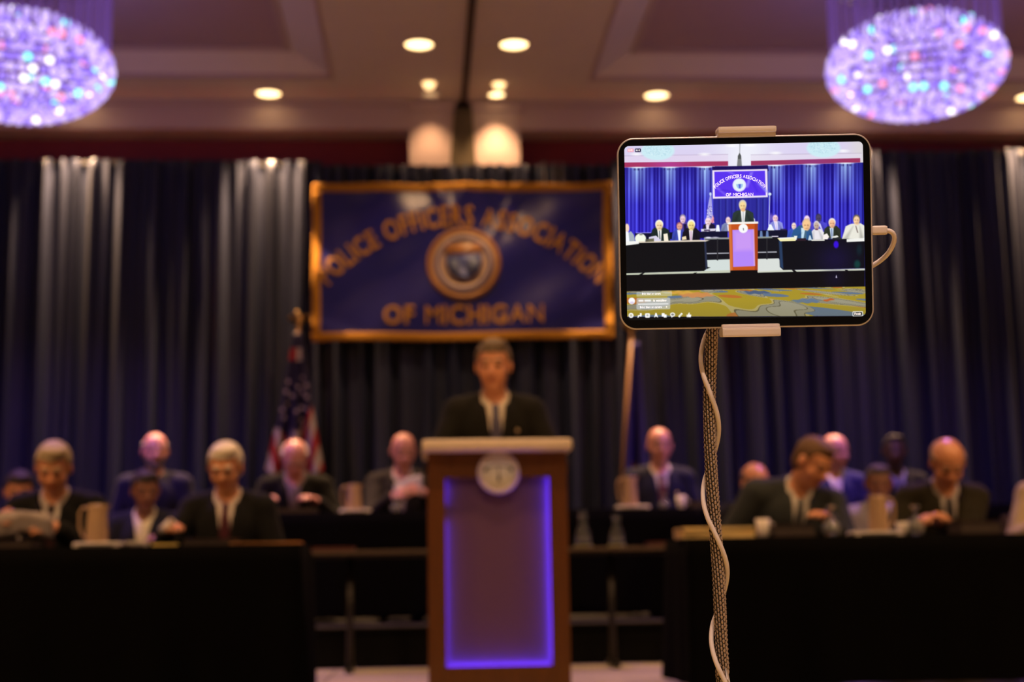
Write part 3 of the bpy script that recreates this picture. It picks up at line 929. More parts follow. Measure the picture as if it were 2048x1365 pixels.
def np_mesh(name, V, Fq, mats, mi=None, smooth=True):
    me = bpy.data.meshes.new(name)
    me.vertices.add(len(V))
    me.vertices.foreach_set('co', np.asarray(V, np.float32).ravel())
    me.loops.add(Fq.size)
    me.loops.foreach_set('vertex_index', Fq.astype(np.int32).ravel())
    me.polygons.add(len(Fq))
    w_ = Fq.shape[1]
    me.polygons.foreach_set('loop_start', np.arange(0, Fq.size, w_, dtype=np.int32))
    try:
        me.polygons.foreach_set('loop_total', np.full(len(Fq), w_, np.int32))
    except Exception:
        pass
    for m in mats: me.materials.append(m)
    if mi is not None:
        me.polygons.foreach_set('material_index', np.asarray(mi, np.int32))
    if smooth:
        me.polygons.foreach_set('use_smooth', np.ones(len(Fq), bool))
    me.update(calc_edges=True)
    me.validate()
    return me

def rot3(yaw=0, pitch=0, roll=0):
    """columns: x (right), f (forward, -y at rest), u (up); yaw>0 turns to +x, pitch>0 bows"""
    Mx = Matrix.Rotation(math.radians(yaw), 3, 'Z') @ Matrix.Rotation(math.radians(pitch), 3, 'X') @ Matrix.Rotation(math.radians(roll), 3, 'Y')
    x, f, u = Mx @ Vector((1, 0, 0)), Mx @ Vector((0, -1, 0)), Mx @ Vector((0, 0, 1))
    return np.array(x), np.array(f), np.array(u)

def norm(v):
    v = np.array(v, float)
    return v / (np.linalg.norm(v) + 1e-9)

def ik(S, W, l1, l2, pole):
    S, W = np.array(S, float), np.array(W, float)
    d = W - S
    L = np.linalg.norm(d)
    if L > (l1 + l2) * 0.985:
        W = S + d / L * (l1 + l2) * 0.985
        d = W - S
        L = np.linalg.norm(d)
    a = (l1 * l1 - l2 * l2 + L * L) / (2 * L)
    h = math.sqrt(max(l1 * l1 - a * a, 1e-6))
    dn = d / L
    p = np.array(pole, float)
    p = norm(p - dn * (p @ dn))
    return S + dn * a + p * h, W

def hand(fd, W, d, n, side, curl=22, r=1.0):
    """palm, four fingers of unequal length and a thumb leaving the palm's side; n is where the palm faces"""
    d, n = norm(d), np.array(n, float)
    n = norm(n - d * (n @ d))
    s = norm(np.cross(d, n)) * side             # thumb side
    fd.cone(W, W + d * 0.03, 0.026, 0.025, 0.012)
    for i, ln in enumerate((0.92, 1.0, 0.95, 0.75)):
        kx = (1.5 - i) * 0.0205
        K = W + d * (0.088 - 0.004 * abs(i - 1)) + s * kx
        fd.cone(W + d * 0.012 + s * kx * 0.6, K, 0.0155, 0.0125, 0.010)
        p, dd = K, d
        for q, sl in enumerate((0.040, 0.027, 0.021)):
            a = math.radians(curl * (0.7 + 0.5 * q) + (2 - i) * 1.5)
            dd = norm(dd * math.cos(a) + n * math.sin(a))
            if q == 0: dd = norm(dd + s * kx * 2.2)
            e = p + dd * sl * ln
            fd.cone(p, e, 0.0098 - 0.0008 * q, 0.0092 - 0.0010 * q, 0.004)
            p = e
    t0 = W + d * 0.028 + s * 0.026
    t1 = t0 + norm(d * 0.75 + s * 0.62 + n * 0.25) * 0.040
    t2 = t1 + norm(d * 0.90 + s * 0.25 + n * 0.35) * 0.032
    fd.cone(W + d * 0.012 + s * 0.010, t0, 0.017, 0.014, 0.010)
    fd.cone(t0, t1, 0.0130, 0.0112, 0.006)
    fd.cone(t1, t2, 0.0108, 0.0088, 0.004)

SKIN = {'fair': (0.62, 0.32, 0.19), 'tan': (0.62, 0.27, 0.135), 'pink': (0.62, 0.28, 0.24), 'brown': (0.24, 0.10, 0.055), 'dark': (0.070, 0.036, 0.028)}
_chair_parts = None
def chair(loc, rz, label):
    global _chair_parts
    t = tag(empty('banquet_chair', loc, rz), label, 'chair', 'banquet chairs of the panel')
    if _chair_parts is None:
        mf, mm = mat('chair_fabric', (0.035, 0.018, 0.030), 0.8), mat('chair_frame', (0.05, 0.045, 0.04), 0.35, metal=0.7)
        def g(q, m, sm=False): return mesh_of('chair_part', q.v, q.f, m, sm)
        _chair_parts = [('seat', g(MB().box((0, 0.03, 0.435), (0.43, 0.43, 0.05), 0.018), mf)),
                        ('backrest', g(MB().box((0, 0.275, 0.70), (0.40, 0.03, 0.34), 0.012), mf))]
        for sx_ in (-1, 1):
            _chair_parts.append(('leg', g(MB().tube([(sx_ * 0.19, -0.16, 0.005), (sx_ * 0.19, -0.15, 0.41)], 0.011, 8), mm)))
            _chair_parts.append(('leg', g(MB().tube([(sx_ * 0.19, 0.27, 0.005), (sx_ * 0.19, 0.235, 0.41), (sx_ * 0.19, 0.28, 0.84)], 0.011, 8), mm)))
    for nm, me in _chair_parts:
        link(nm, me, t)
    return t

def person(px, py, Y, zf, label, skin='tan', jacket=(0.01, 0.01, 0.012), shirt=(0.6, 0.55, 0.5), tie=(0.03, 0.01, 0.015), hair=None, haircol=(0.4, 0.36, 0.3),
           lean=12, side=0, hy=0, hp=12, hr=0, body_yaw=0, wl=None, wr=None, stand=False, girth=1.0, sw=0.185, beard=None, glasses=False, curl=25, open_v=1.0, h=0.0085, nl=None, nr=None, dl=None, dr=None, vlow=-0.33, pin=False, chair_label=None, lap=False):
    """px, py: where the crown of the head shows in the photograph; Y: how deep on the stage the head is"""
    top = P(px, py, Y)
    bx, bf, bu = rot3(0, lean, side)
    pel = np.array((0, 0.06, 0.92 if stand else 0.51))
    N = pel + bu * 0.50                          # base of the neck
    hx, hf, hu = rot3(hy, hp, hr)
    nd = norm(bu * 0.55 + hu * 0.45 + bf * 0.10)
    HS = 1.07
    H = N + nd * 0.115 + hu * 0.068 + hf * 0.022   # middle of the head
    crown = H + (hu * 0.120 - hf * 0.015) * HS
    sc = (top.z - zf) / crown[2]
    sc = min(max(sc, 0.90), 1.08)
    dz = (top.z - zf) / sc - crown[2]            # what is left goes into the spine
    if abs(dz) > 0.004:
        pel = pel + np.array((0, 0, dz * 0.4))
        N = N + np.array((0, 0, dz))
        H, crown = H + np.array((0, 0, dz)), crown + np.array((0, 0, dz))
    if stand: sc = sc
    lo = np.array((-0.48, -0.66, -0.02))
    hi = np.array((0.48, 0.34, crown[2] + 0.05))
    fb = Field(lo, hi, h)
    def T(x, f, u): return N + bx * x + bf * f + bu * u
    MB3 = [bx, bf, bu]
    def torso(fd, e, low=True):
        spine = np.linalg.norm(N - pel)
        fd.ell(T(0, 0.015, -0.17), (0.158 * girth + e, 0.108 * girth + e, 0.185 + e), MB3, 0.04)
        fd.ell(T(0, 0.025 * girth, -0.34), (0.140 * girth + e, 0.112 * girth + e, 0.17 + e), MB3, 0.05)
        fd.ell(pel + bu * 0.02, (0.160 * girth + e, 0.120 * girth + e, 0.13 + e), MB3, 0.05)
        for s in (-1, 1):
            fd.cone(T(s * 0.03, -0.015, -0.005), T(s * sw, -0.01, -0.045), 0.048 + e, 0.052 + e, 0.035)
    def arm_pts(s):
        S = T(s * sw, -0.005, -0.055)
        w_ = wl if s > 0 else wr
        if w_ is None and lap: w_ = (s * 0.10, -0.20, 0.645)
        if w_ is None: w_ = (s * 0.16, -0.30, 0.80) if not stand else (s * 0.26, -0.22, 1.05)
        W0 = np.array(w_, float)
        E, W = ik(S, W0, 0.295, 0.255, (s * 0.55, 0.25, -0.9))
        return S, E, W
    arms = {s: arm_pts(s) for s in (-1, 1)}
    # legs
    legs = {}
    for s in (-1, 1):
        hip = pel + np.array((s * 0.095, 0, -0.03))
        if stand: legs[s] = (hip, np.array((s * 0.105, 0.035, 0.50)), np.array((s * 0.11, 0.07, 0.09)))
        else: legs[s] = (hip, np.array((s * 0.12, -0.36, 0.50)), np.array((s * 0.12, -0.34, 0.09)))
    # ---- body
    torso(fb, 0.0)
    fb.cone(T(0, -0.005, -0.03), N + nd * 0.10, 0.062, 0.055, 0.03)
    for s in (-1, 1):
        S, E, W = arms[s]
        fb.cone(S, E, 0.050 * girth, 0.040, 0.025)
        fb.cone(E, W, 0.040, 0.026, 0.02)
        fw = norm(W - E)
        d = (dl if s > 0 else dr)
        d = norm(np.array(d, float)) if d is not None else norm(fw * 0.8 + np.array((-s * 0.25, -0.4, -0.05)))
        n = (nl if s > 0 else nr)
        n = np.array(n, float) if n is not None else np.array((-s * 0.25, 0.0, -1.0))
        hand(fb, W, d, n, 1 if float(np.dot(np.cross(d, norm(n)), (-s, 0, 0))) >= 0 else -1, curl)
        hp_, kn, an = legs[s]
        fb.cone(hp_, kn, 0.085 * girth, 0.060, 0.03)
        fb.cone(kn, an, 0.058, 0.038, 0.03)
        fb.cone(an + np.array((0, 0.03, -0.05)), an + np.array((0, -0.15, -0.06)), 0.034, 0.028, 0.02)
    MH = [hx, hf, hu]
    def Hd(x, f, u): return H + (hx * x + hf * f + hu * u) * HS
    def er(a, b2, c2): return (a * HS, b2 * HS, c2 * HS)
    fb.ell(Hd(0, -0.015, 0.034), er(0.077, 0.098, 0.087), MH, 0.02)
    fb.ell(Hd(0, 0.024, -0.040), er(0.060, 0.066, 0.075), MH, 0.03)
    fb.ell(Hd(0, 0.062, -0.096), er(0.026, 0.020, 0.019), MH, 0.02)
    for s in (-1, 1):
        fb.ell(Hd(s * 0.040, 0.054, -0.030), er(0.022, 0.021, 0.024), MH, 0.02)
        fb.ell(Hd(s * 0.079, -0.006, -0.006), er(0.010, 0.019, 0.031), MH, 0.008)
        fb.ell(Hd(s * 0.031, 0.094, 0.006), er(0.018, 0.016, 0.011), MH, 0.012, True)
        fb.ell(Hd(s * 0.031, 0.075, 0.005), er(0.0135, 0.0135, 0.0115), MH, 0.003)
    fb.cone(Hd(-0.036, 0.077, 0.024), Hd(0.036, 0.077, 0.024), 0.011, 0.011, 0.012)
    fb.cone(Hd(0, 0.084, 0.014), Hd(0, 0.106, -0.026), 0.0075, 0.0125, 0.010)
    fb.cone(Hd(-0.014, 0.090, -0.031), Hd(0.014, 0.090, -0.031), 0.0085, 0.0085, 0.008)
    fb.cone(Hd(-0.021, 0.079, -0.064), Hd(0.021, 0.079, -0.064), 0.0075, 0.0075, 0.006)
    V, Fq = fb.mesh()
    cen = (V[Fq].mean(1) - H) / HS
    cx_, cf, cu = cen @ hx, cen @ hf, cen @ hu
    mi = np.zeros(len(Fq), int)
    mi[(np.abs(cx_) < 0.024) & (cf > 0.076) & (np.abs(cu + 0.064) < 0.009)] = 1
    mi[(np.abs(np.abs(cx_) - 0.031) < 0.012) & (cf > 0.070) & (np.abs(cu - 0.004) < 0.007)] = 2
    mi[(np.abs(np.abs(cx_) - 0.031) < 0.022) & (cf > 0.066) & (np.abs(cu - 0.029) < 0.006)] = 3
    sk = SKIN[skin]
    msk = mat('skin_' + skin, sk, 0.38, spec=0.7, vary=0.08, scale=25)
    ml = mat('lips_' + skin, (sk[0] * 0.75, sk[1] * 0.5, sk[2] * 0.55), 0.45)
    me_ = mat('eye_dark', (0.05, 0.035, 0.03), 0.2)
    hname = 'hair_%d_%d_%d' % tuple(int(100 * c) for c in haircol)
    mh = mat(hname, haircol, 0.7, vary=0.25, scale=120)
    off = np.array((crown[0], crown[1], 0))
    loc = Vector((top.x, top.y, zf))
    Mr = Matrix.Rotation(math.radians(body_yaw), 4, 'Z')
    root = link('person', np_mesh('person', V - off, Fq, [msk, ml, me_, mh], mi), None, loc)
    root.scale = (sc, sc, sc)
    root.rotation_euler = (0, 0, math.radians(body_yaw))
    tag(root, label, 'person', 'panel members seated on the stage' if not stand else None)
    def child(name, fd, m, lab=None):
        V_, F_ = fd.mesh()
        if not len(F_): return None
        o_ = link(name, np_mesh(name, V_ - off, F_, [m]), root)
        if lab: o_['label'] = lab
        return o_
    # ---- clothes
    hc = 0.011
    clo, chi = np.array((-0.48, -0.56, max(0.0, pel[2] - 0.20))), np.array((0.48, 0.32, N[2] + 0.12))
    ft = Field(clo, chi, hc)
    torso(ft, 0.0)
    X, Y_, Z = ft.coords()
    dx, dy, dz_ = X - N[0], Y_ - N[1], Z - N[2]
    qx = dx * bx[0] + dy * bx[1] + dz_ * bx[2]
    qf = dx * bf[0] + dy * bf[1] + dz_ * bf[2]
    qu = dx * bu[0] + dy * bu[1] + dz_ * bu[2]
    wv = np.clip(0.050 * open_v * (qu - vlow) / (-vlow), 0.0, 0.085)
    fs = ft.copy()
    fs.cone(T(0, -0.005, -0.03), N + nd * 0.028, 0.070, 0.062, 0.02)     # collar
    fs.S = fs.S - 0.009
    notch = np.maximum(np.abs(qx) - 0.9 * (qu + 0.035), np.maximum(-0.02 - qu, 0.02 - qf))
    fs.S = np.maximum(fs.S, -notch)
    fs.S = np.maximum(fs.S, np.maximum(-qf - 0.06, np.maximum(np.abs(qx) - 0.115, vlow - 0.08 - qu))).astype(np.float32)
    mshirt = mat('shirt_%d_%d_%d' % tuple(int(100 * c) for c in shirt), shirt, 0.7, vary=0.05)
    for s in (-1, 1):                            # cuffs
        S, E, W = arms[s]
        fw = norm(W - E)
        fs.cone(W - fw * 0.035, W - fw * 0.006, 0.033, 0.032, 0.004)
    child('shirt', fs, mshirt)
    if tie is not None:
        fi = ft.copy()
        fi.S = fi.S - 0.017
        tw_ = np.where(qu > -0.09, 0.020 + 0.05 * np.clip(-0.05 - qu, 0, 1), 0.025 + 0.07 * np.clip(-qu - 0.09, 0, 0.3))
        fi.S = np.maximum(fi.S, np.maximum(np.abs(qx) - tw_, np.maximum(-qf, np.maximum(qu + 0.035, vlow - 0.03 - qu)))).astype(np.float32)
        kc = T(0, 0.088 * (0.5 + 0.5 * girth), -0.030)
        fi.ell(kc, (0.021, 0.018, 0.020), MB3, 0.012)
        child('tie', fi, mat('tie_%d_%d_%d' % tuple(int(250 * c) for c in tie), tie, 0.5, vary=0.2, scale=90))
    fj = ft.copy()
    for s in (-1, 1):
        S, E, W = arms[s]
        fw = norm(W - E)
        fj.cone(S, E, 0.052 * girth, 0.045, 0.03)
        fj.cone(E, W - fw * 0.028, 0.045, 0.033, 0.025)
    lap = np.clip(1 - np.abs(np.abs(qx) - wv - 0.022) / 0.022, 0, 1) * (qf > 0) * (qu > vlow) * (qu < -0.02)
    fj.S = fj.S - 0.019 - 0.006 * lap
    vcut = np.maximum(np.abs(qx) - wv, np.maximum(0.0 - qf, vlow - qu))
    neckhole = np.sqrt(qx ** 2 + (qf - 0.03) ** 2) - 0.073
    neckhole = np.maximum(neckhole, -0.035 - qu)
    hem = (pel[2] - 0.16) - Z + 0 * (X + Y_)
    fj.S = np.maximum(np.maximum(np.maximum(fj.S, -vcut), -neckhole), hem).astype(np.float32)
    jn = 'suit_%d_%d_%d' % tuple(int(1000 * c) for c in jacket)
    mj = mat(jn, tuple(0.55 * c for c in jacket) if max(jacket) < 0.1 else jacket, 0.85, spec=0.2, vary=0.15, scale=60, sheen=0.05)
    jo = child('jacket', fj, mj)
    if pin:
        pp = T(0.105, 0.12, -0.15) - off
        MB().sphere(pp, (0.010, 0.010, 0.012), 10, 6).build('lapel_pin', mat('pin_gold', (0.6, 0.45, 0.3), 0.3, metal=0.8), jo, True)
    fl_lo, fl_hi = np.array((-0.26, -0.50, 0.06)), np.array((0.26, 0.26, pel[2] + 0.14))
    ftz = Field(fl_lo, fl_hi, 0.014)
    ftz.ell(pel + bu * 0.02, (0.160 * girth + 0.012, 0.120 * girth + 0.012, 0.13), MB3, 0.03)
    for s in (-1, 1):
        hp_, kn, an = legs[s]
        ftz.cone(hp_, kn, 0.095 * girth, 0.074, 0.03)
        ftz.cone(kn, an, 0.072, 0.058, 0.03)
    child('trousers', ftz, mj)
    for s in (-1, 1):
        an = legs[s][2]
        fsz = Field(an + np.array((-0.08, -0.24, -0.10)), an + np.array((0.08, 0.10, 0.05)), 0.012)
        fsz.cone(an + np.array((0, 0.03, -0.045)), an + np.array((0, -0.15, -0.052)), 0.043, 0.036, 0.02)
        fsz.S = np.maximum(fsz.S, -0.087 + an[2] - fsz.coords()[2]).astype(np.float32)
        child('shoe', fsz, mat('black_leather', (0.012, 0.011, 0.011), 0.3))
    # ---- hair
    if hair:
        fh = Field(H - 0.15, H + 0.17, 0.0075)
        e = 0.010 if hair != 'stubble' else 0.004
        fh.ell(Hd(0, -0.015, 0.034), er(0.077 + e, 0.098 + e, 0.087 + e), MH, 0.01)
        fh.ell(Hd(0, -0.045, -0.030), er(0.066 + e * 0.5, 0.055 + e, 0.060), MH, 0.03)
        X, Y_, Z = fh.coords()
        dx, dy, dz_ = (X - H[0]) / HS, (Y_ - H[1]) / HS, (Z - H[2]) / HS
        qx2 = dx * hx[0] + dy * hx[1] + dz_ * hx[2]
        f2 = dx * hf[0] + dy * hf[1] + dz_ * hf[2]
        u2 = dx * hu[0] + dy * hu[1] + dz_ * hu[2]
        t = np.clip((f2 + 0.012) / 0.055, 0, 1)
        line = -0.075 + (0.072 + 0.070) * t * t * (3 - 2 * t)
        if hair in ('full', 'stubble'):
            fh.ell(Hd(0.012, 0.035, 0.104), er(0.058, 0.045, 0.020 if hair == 'full' else 0.012), MH, 0.02)
        ear = np.sqrt((np.abs(qx2) - 0.08) ** 2 + (f2 + 0.004) ** 2 + (u2 + 0.006) ** 2) - 0.034
        fh.S = np.maximum(np.maximum(fh.S, line - u2), -ear).astype(np.float32)
        if hair == 'fringe':
            fh.S = np.maximum(fh.S, np.maximum(u2 - 0.050 - 0.25 * np.clip(-f2, 0, 0.2), f2 - 0.030)).astype(np.float32)
        if hair == 'thin':
            fh.S = np.maximum(fh.S, np.where(f2 > -0.02, np.maximum(u2 - 0.085, 0) - 0.0 + (0.065 - np.abs(qx2)), -1)).astype(np.float32)
        child('hair', fh, mh)
    if beard is not None:
        fg = Field(H - 0.14, H + 0.12, 0.0075)
        fg.ell(Hd(0, 0.024, -0.045), er(0.064, 0.070, 0.076), MH, 0.02)
        fg.ell(Hd(0, 0.064, -0.096), er(0.030, 0.024, 0.024), MH, 0.02)
        X, Y_, Z = fg.coords()
        dx, dy, dz_ = (X - H[0]) / HS, (Y_ - H[1]) / HS, (Z - H[2]) / HS
        f2 = dx * hf[0] + dy * hf[1] + dz_ * hf[2]
        u2 = dx * hu[0] + dy * hu[1] + dz_ * hu[2]
        qx2 = dx * hx[0] + dy * hx[1] + dz_ * hx[2]
        mouth = np.maximum(np.abs(qx2) - 0.022, np.abs(u2 + 0.064) - 0.007)
        top_ = -0.048 - 0.0 * u2 + 0.35 * np.clip(np.abs(qx2) - 0.03, 0, 0.05)
        fg.S = np.maximum(np.maximum(np.maximum(fg.S, u2 - top_), -f2 - 0.01), -mouth).astype(np.float32)
        child('beard', fg, mat('beard_%d' % int(100 * beard[0]), beard, 0.8, vary=0.25, scale=120))
    if glasses:
        b_ = MB()
        for s in (-1, 1):
            c0 = Hd(s * 0.033, 0.098, 0.004) - off
            b_.tube([c0 + hx * 0.024 * math.cos(a) + hu * 0.017 * math.sin(a) for a in np.linspace(0, 2 * math.pi, 18)], 0.0022, 6, False)
            b_.tube([Hd(s * 0.057, 0.096, 0.008) - off, Hd(s * 0.080, 0.06, 0.010) - off, Hd(s * 0.084, -0.01, 0.008) - off], 0.002, 6)
        b_.tube([Hd(-0.010, 0.100, 0.007) - off, Hd(0.010, 0.100, 0.007) - off], 0.002, 6)
        b_.build('eyeglasses', mat('glasses_frame', (0.04, 0.03, 0.03), 0.3, metal=0.5), root)
    if not stand:
        s0 = (pel - off) * sc
        cpos = Vector((s0[0], s0[1] + 0.02, 0))
        cpos.rotate(Matrix.Rotation(math.radians(body_yaw), 3, 'Z'))
        chair((loc.x + cpos.x, loc.y + cpos.y, zf), math.radians(body_yaw), chair_label)
    root['_sc'] = sc
    def world(p):                                # person-local design point -> world
        q = Vector(np.array(p) - off) * sc
        q.rotate(Matrix.Rotation(math.radians(body_yaw), 3, 'Z'))
        return loc + q
    root_world[root.name] = (world, {s: arms[s][2] for s in arms})
    return root
root_world = {}

YP1, YP2, YP3 = 7.62, 9.05, 10.22
BLK, OLV, NVY = (0.0085, 0.0085, 0.0085), (0.034, 0.029, 0.015), (0.012, 0.014, 0.032)
WHT = (0.62, 0.56, 0.50)
speaker = person(986, 681, 7.22, ZS, 'person in dark suit and white shirt standing at the lectern', 'tan', (0.014, 0.0135, 0.010), (0.66, 0.58, 0.46), (0.06, 0.055, 0.10),
       'full', (0.15, 0.11, 0.075), lean=3, hp=10, hy=-8, stand=True, wl=(0.20, -0.26, 1.13), wr=(-0.20, -0.26, 1.13), h=0.0075, vlow=-0.36, pin=True)
pA = person(106, 888, YP1, ZS, 'person in black suit and dark tie holding papers at the left front table', 'tan', BLK, WHT, (0.03, 0.008, 0.010), 'full', (0.36, 0.28, 0.17),
       lean=14, hp=28, hy=6, wl=(0.09, -0.36, 0.83), wr=(-0.21, -0.34, 0.86), nl=(-0.8, 0.3, -0.3), nr=(0.8, 0.3, -0.3), dl=(-0.5, -0.5, 0.1), dr=(0.3, -0.6, 0.2), curl=40, chair_label='banquet chair of the paper reader at the left front table')
pF = person(449, 888, YP1, ZS, 'person in black suit and burgundy tie seated at the left front table', 'tan', BLK, (0.60, 0.52, 0.46), (0.055, 0.006, 0.014), 'full', (0.62, 0.55, 0.44),
       lean=8, hp=22, hy=-4, lap=True, wr=(-0.26, -0.34, 0.83), glasses=True, chair_label='banquet chair of the sitter in burgundy tie')
pJ = person(1645, 880, YP1 - 0.05, ZS, 'person in slate suit leaning to the right at the right front table', 'tan', (0.048, 0.056, 0.056), (0.50, 0.46, 0.40), (0.05, 0.05, 0.05), 'stubble', (0.11, 0.055, 0.022),
       lean=22, side=9, hp=36, hy=34, hr=4, sw=0.205, wl=(0.16, -0.40, 0.80), girth=1.12, lap=True, chair_label='banquet chair of the sitter leaning in slate suit')
pO = person(1899, 884, YP1, ZS, 'person in olive-black suit with clasped hands and bowed head, right front table', 'tan', OLV, (0.52, 0.48, 0.46), (0.022, 0.020, 0.028), 'fringe', (0.22, 0.15, 0.10),
       lean=20, hp=38, hy=-6, wl=(-0.12, -0.37, 0.80), wr=(-0.22, -0.37, 0.80), dl=(-0.8, -0.5, 0.3), dr=(0.6, -0.6, 0.4), curl=45, girth=1.08, chair_label='banquet chair of the sitter with clasped hands')
pP = person(2128, 862, YP1, ZS, 'person in beige jacket cut by the right edge of the picture', 'tan', (0.42, 0.33, 0.20), WHT, (0.10, 0.08, 0.06), 'fringe', (0.12, 0.09, 0.06),
       lean=12, hp=16, hy=-12, wr=(-0.22, -0.33, 0.80), girth=1.06, lap=True, chair_label='banquet chair of the sitter in beige jacket')
pL0 = person(-112, 905, YP1 + 0.1, ZS, 'person in pale grey jacket cut by the left edge of the picture', 'tan', (0.30, 0.28, 0.30), WHT, (0.03, 0.02, 0.04), 'full', (0.30, 0.27, 0.22),
       lean=10, hp=14, hy=22, lap=True, chair_label='banquet chair of the sitter in pale grey jacket at the far left')
pB = person(40, 944, YP2, ZS, 'person in black jacket mostly hidden behind the paper reader at the far left', 'tan', BLK, WHT, (0.02, 0.02, 0.03), 'full', (0.03, 0.022, 0.018), lean=12, hp=20, hy=15, h=0.0095, lap=True, chair_label='banquet chair of the sitter hidden behind the paper reader')
pD = person(290, 942, YP2, ZS, 'person in navy jacket and open white shirt between the two left front sitters', 'brown', (0.024, 0.026, 0.062), (0.70, 0.64, 0.52), None, 'full', (0.030, 0.020, 0.014),
       lean=10, hp=16, hy=20, hr=-4, wl=(0.20, -0.42, 0.84), wr=(-0.2, -0.3, 0.79), open_v=1.15, h=0.0095, chair_label='banquet chair of the sitter in navy jacket and open shirt')
pR1 = person(1512, 928, YP2, ZS, 'person in navy jacket mostly hidden behind the shoulder of the slate suit', 'tan', (0.014, 0.016, 0.030), WHT, (0.02, 0.02, 0.05), 'fringe', (0.10, 0.06, 0.04), lean=12, hp=18, hy=10, h=0.0095, lap=True, chair_label='banquet chair of the sitter hidden behind the slate suit')
pM = person(1755, 930, YP2, ZS, 'person in pale grey jacket and dark tie behind the tall right pitcher', 'brown', (0.28, 0.26, 0.30), (0.55, 0.5, 0.45), (0.02, 0.012, 0.014), 'stubble', (0.08, 0.065, 0.055), lean=10, hp=12, hy=-8, h=0.0095, lap=True, chair_label='banquet chair of the sitter in pale jacket behind the right pitcher')
pE = person(311, 867, YP3, ZT, 'person in blue-black jacket sitting upright, leftmost in the rear row', 'pink', (0.020, 0.018, 0.075), (0.05, 0.045, 0.09), None, 'fringe', (0.20, 0.18, 0.20), lean=6, hp=4, hy=16, beard=(0.16, 0.13, 0.14), girth=1.1, lap=True, chair_label='banquet chair of the leftmost sitter in the rear row')
pG = person(589, 884, YP3 - 0.12, ZT, 'person in black suit bent low over papers before the striped flag', 'pink', BLK, (0.20, 0.16, 0.20), (0.16, 0.12, 0.12), 'fringe', (0.4, 0.36, 0.36), lean=22, hp=36, hy=4, wl=(0.17, -0.36, 0.81), wr=(-0.20, -0.36, 0.81), glasses=True, pin=True, girth=1.1, chair_label='banquet chair of the sitter before the striped flag')
pH = person(808, 868, YP3, ZT, 'person in brown-grey jacket reading a sheet just left of the lectern', 'pink', (0.026, 0.021, 0.024), (0.36, 0.30, 0.34), None, None, (0.15, 0.1, 0.08), lean=8, hp=20, hy=10, wl=(0.16, -0.34, 0.86), wr=(-0.06, -0.36, 0.84), nl=(-0.8, 0.3, -0.3), nr=(0.8, 0.3, -0.3), curl=40, chair_label='banquet chair of the sitter reading a sheet')
pI = person(1318, 857, YP3, ZT, 'person in navy suit and wine tie sitting upright right of the lectern', 'pink', (0.028, 0.031, 0.090), (0.64, 0.58, 0.62), (0.10, 0.012, 0.045), None, (0.1, 0.07, 0.06), lean=4, hp=6, hy=2, pin=True, lap=True, chair_label='banquet chair of the sitter in navy suit and wine tie')
pK = person(1670, 870, YP3, ZT, 'person in blue jacket and white shirt in the rear row behind the slate suit', 'pink', (0.030, 0.030, 0.15), (0.66, 0.62, 0.70), None, None, (0.1, 0.07, 0.06), lean=6, hp=8, hy=30, lap=True, chair_label='banquet chair of the rear sitter in blue jacket')
pN = person(1787, 870, YP3 + 0.34, ZT, 'person in black suit, rightmost in the rear row', 'dark', (0.010, 0.010, 0.020), (0.16, 0.16, 0.30), (0.02, 0.02, 0.10), 'stubble', (0.012, 0.010, 0.010), lean=6, hp=6, hy=-14, girth=1.05, lap=True, chair_label='banquet chair of the rightmost sitter in the rear row')

# ------------------------------------------------------------------ things on the tables
ZF, ZM, ZR = ZS + TBH + 0.004, ZS + TBH, ZT + TBH + 0.004
m_china = mat('cream_china', (0.44, 0.29, 0.17), 0.3, vary=0.05)
m_paper = mat('white_paper', (0.66, 0.60, 0.52), 0.7, vary=0.03)
m_manila = mat('manila_paper', (0.66, 0.42, 0.12), 0.7, vary=0.06)
m_glass = mat('clear_glass', (0.92, 0.95, 0.93), 0.06, trans=0.82, vary=0.0)
m_water = mat('water', (0.85, 0.92, 0.95), 0.0, trans=0.95, ior=1.33, vary=0.0)
m_darkbook = mat('dark_leather_cover', (0.030, 0.014, 0.010), 0.45)

def pitcher(px, Y, z, hgt, dia, label, side=-1, m=None):
    x = P(px, 1060, Y).x
    m = m or m_china
    t = tag(empty('water_pitcher', (x, Y, z)), label, 'pitcher', 'insulated water pitchers')
    r = dia / 2
    MB().lathe([(0, 0.004), (r * 0.95, 0.004), (r, 0.012), (r * 0.97, hgt * 0.3), (r * 0.88, hgt * 0.75), (r * 0.82, hgt * 0.92), (r * 0.86, hgt * 0.985), (r * 0.80, hgt * 0.985), (r * 0.74, hgt * 0.90), (0, hgt * 0.88)], 28).build('body', m, t, True)
    MB().lathe([(0, hgt * 1.0), (r * 0.5, hgt * 0.995), (r * 0.76, hgt * 0.965), (r * 0.78, hgt * 0.93)], 28).build('lid', m, t, True)
    MB().tube([(side * r * 0.80, 0, hgt * 0.90), (side * r * 1.35, 0, hgt * 0.92), (side * r * 1.62, 0, hgt * 0.78), (side * r * 1.60, 0, hgt * 0.45), (side * r * 1.30, 0, hgt * 0.24), (side * r * 0.95, 0, hgt * 0.20)], r * 0.13, 8).build('handle', m, t, True)
    MB().add([(-side * r * 0.72, -r * 0.35, hgt * 0.98), (-side * r * 0.72, r * 0.35, hgt * 0.98), (-side * r * 1.18, 0, hgt * 1.0), (-side * r * 0.85, 0, hgt * 0.82)], [(0, 2, 1), (0, 3, 2), (1, 2, 3), (0, 1, 3)]).build('spout', m, t)
    return t
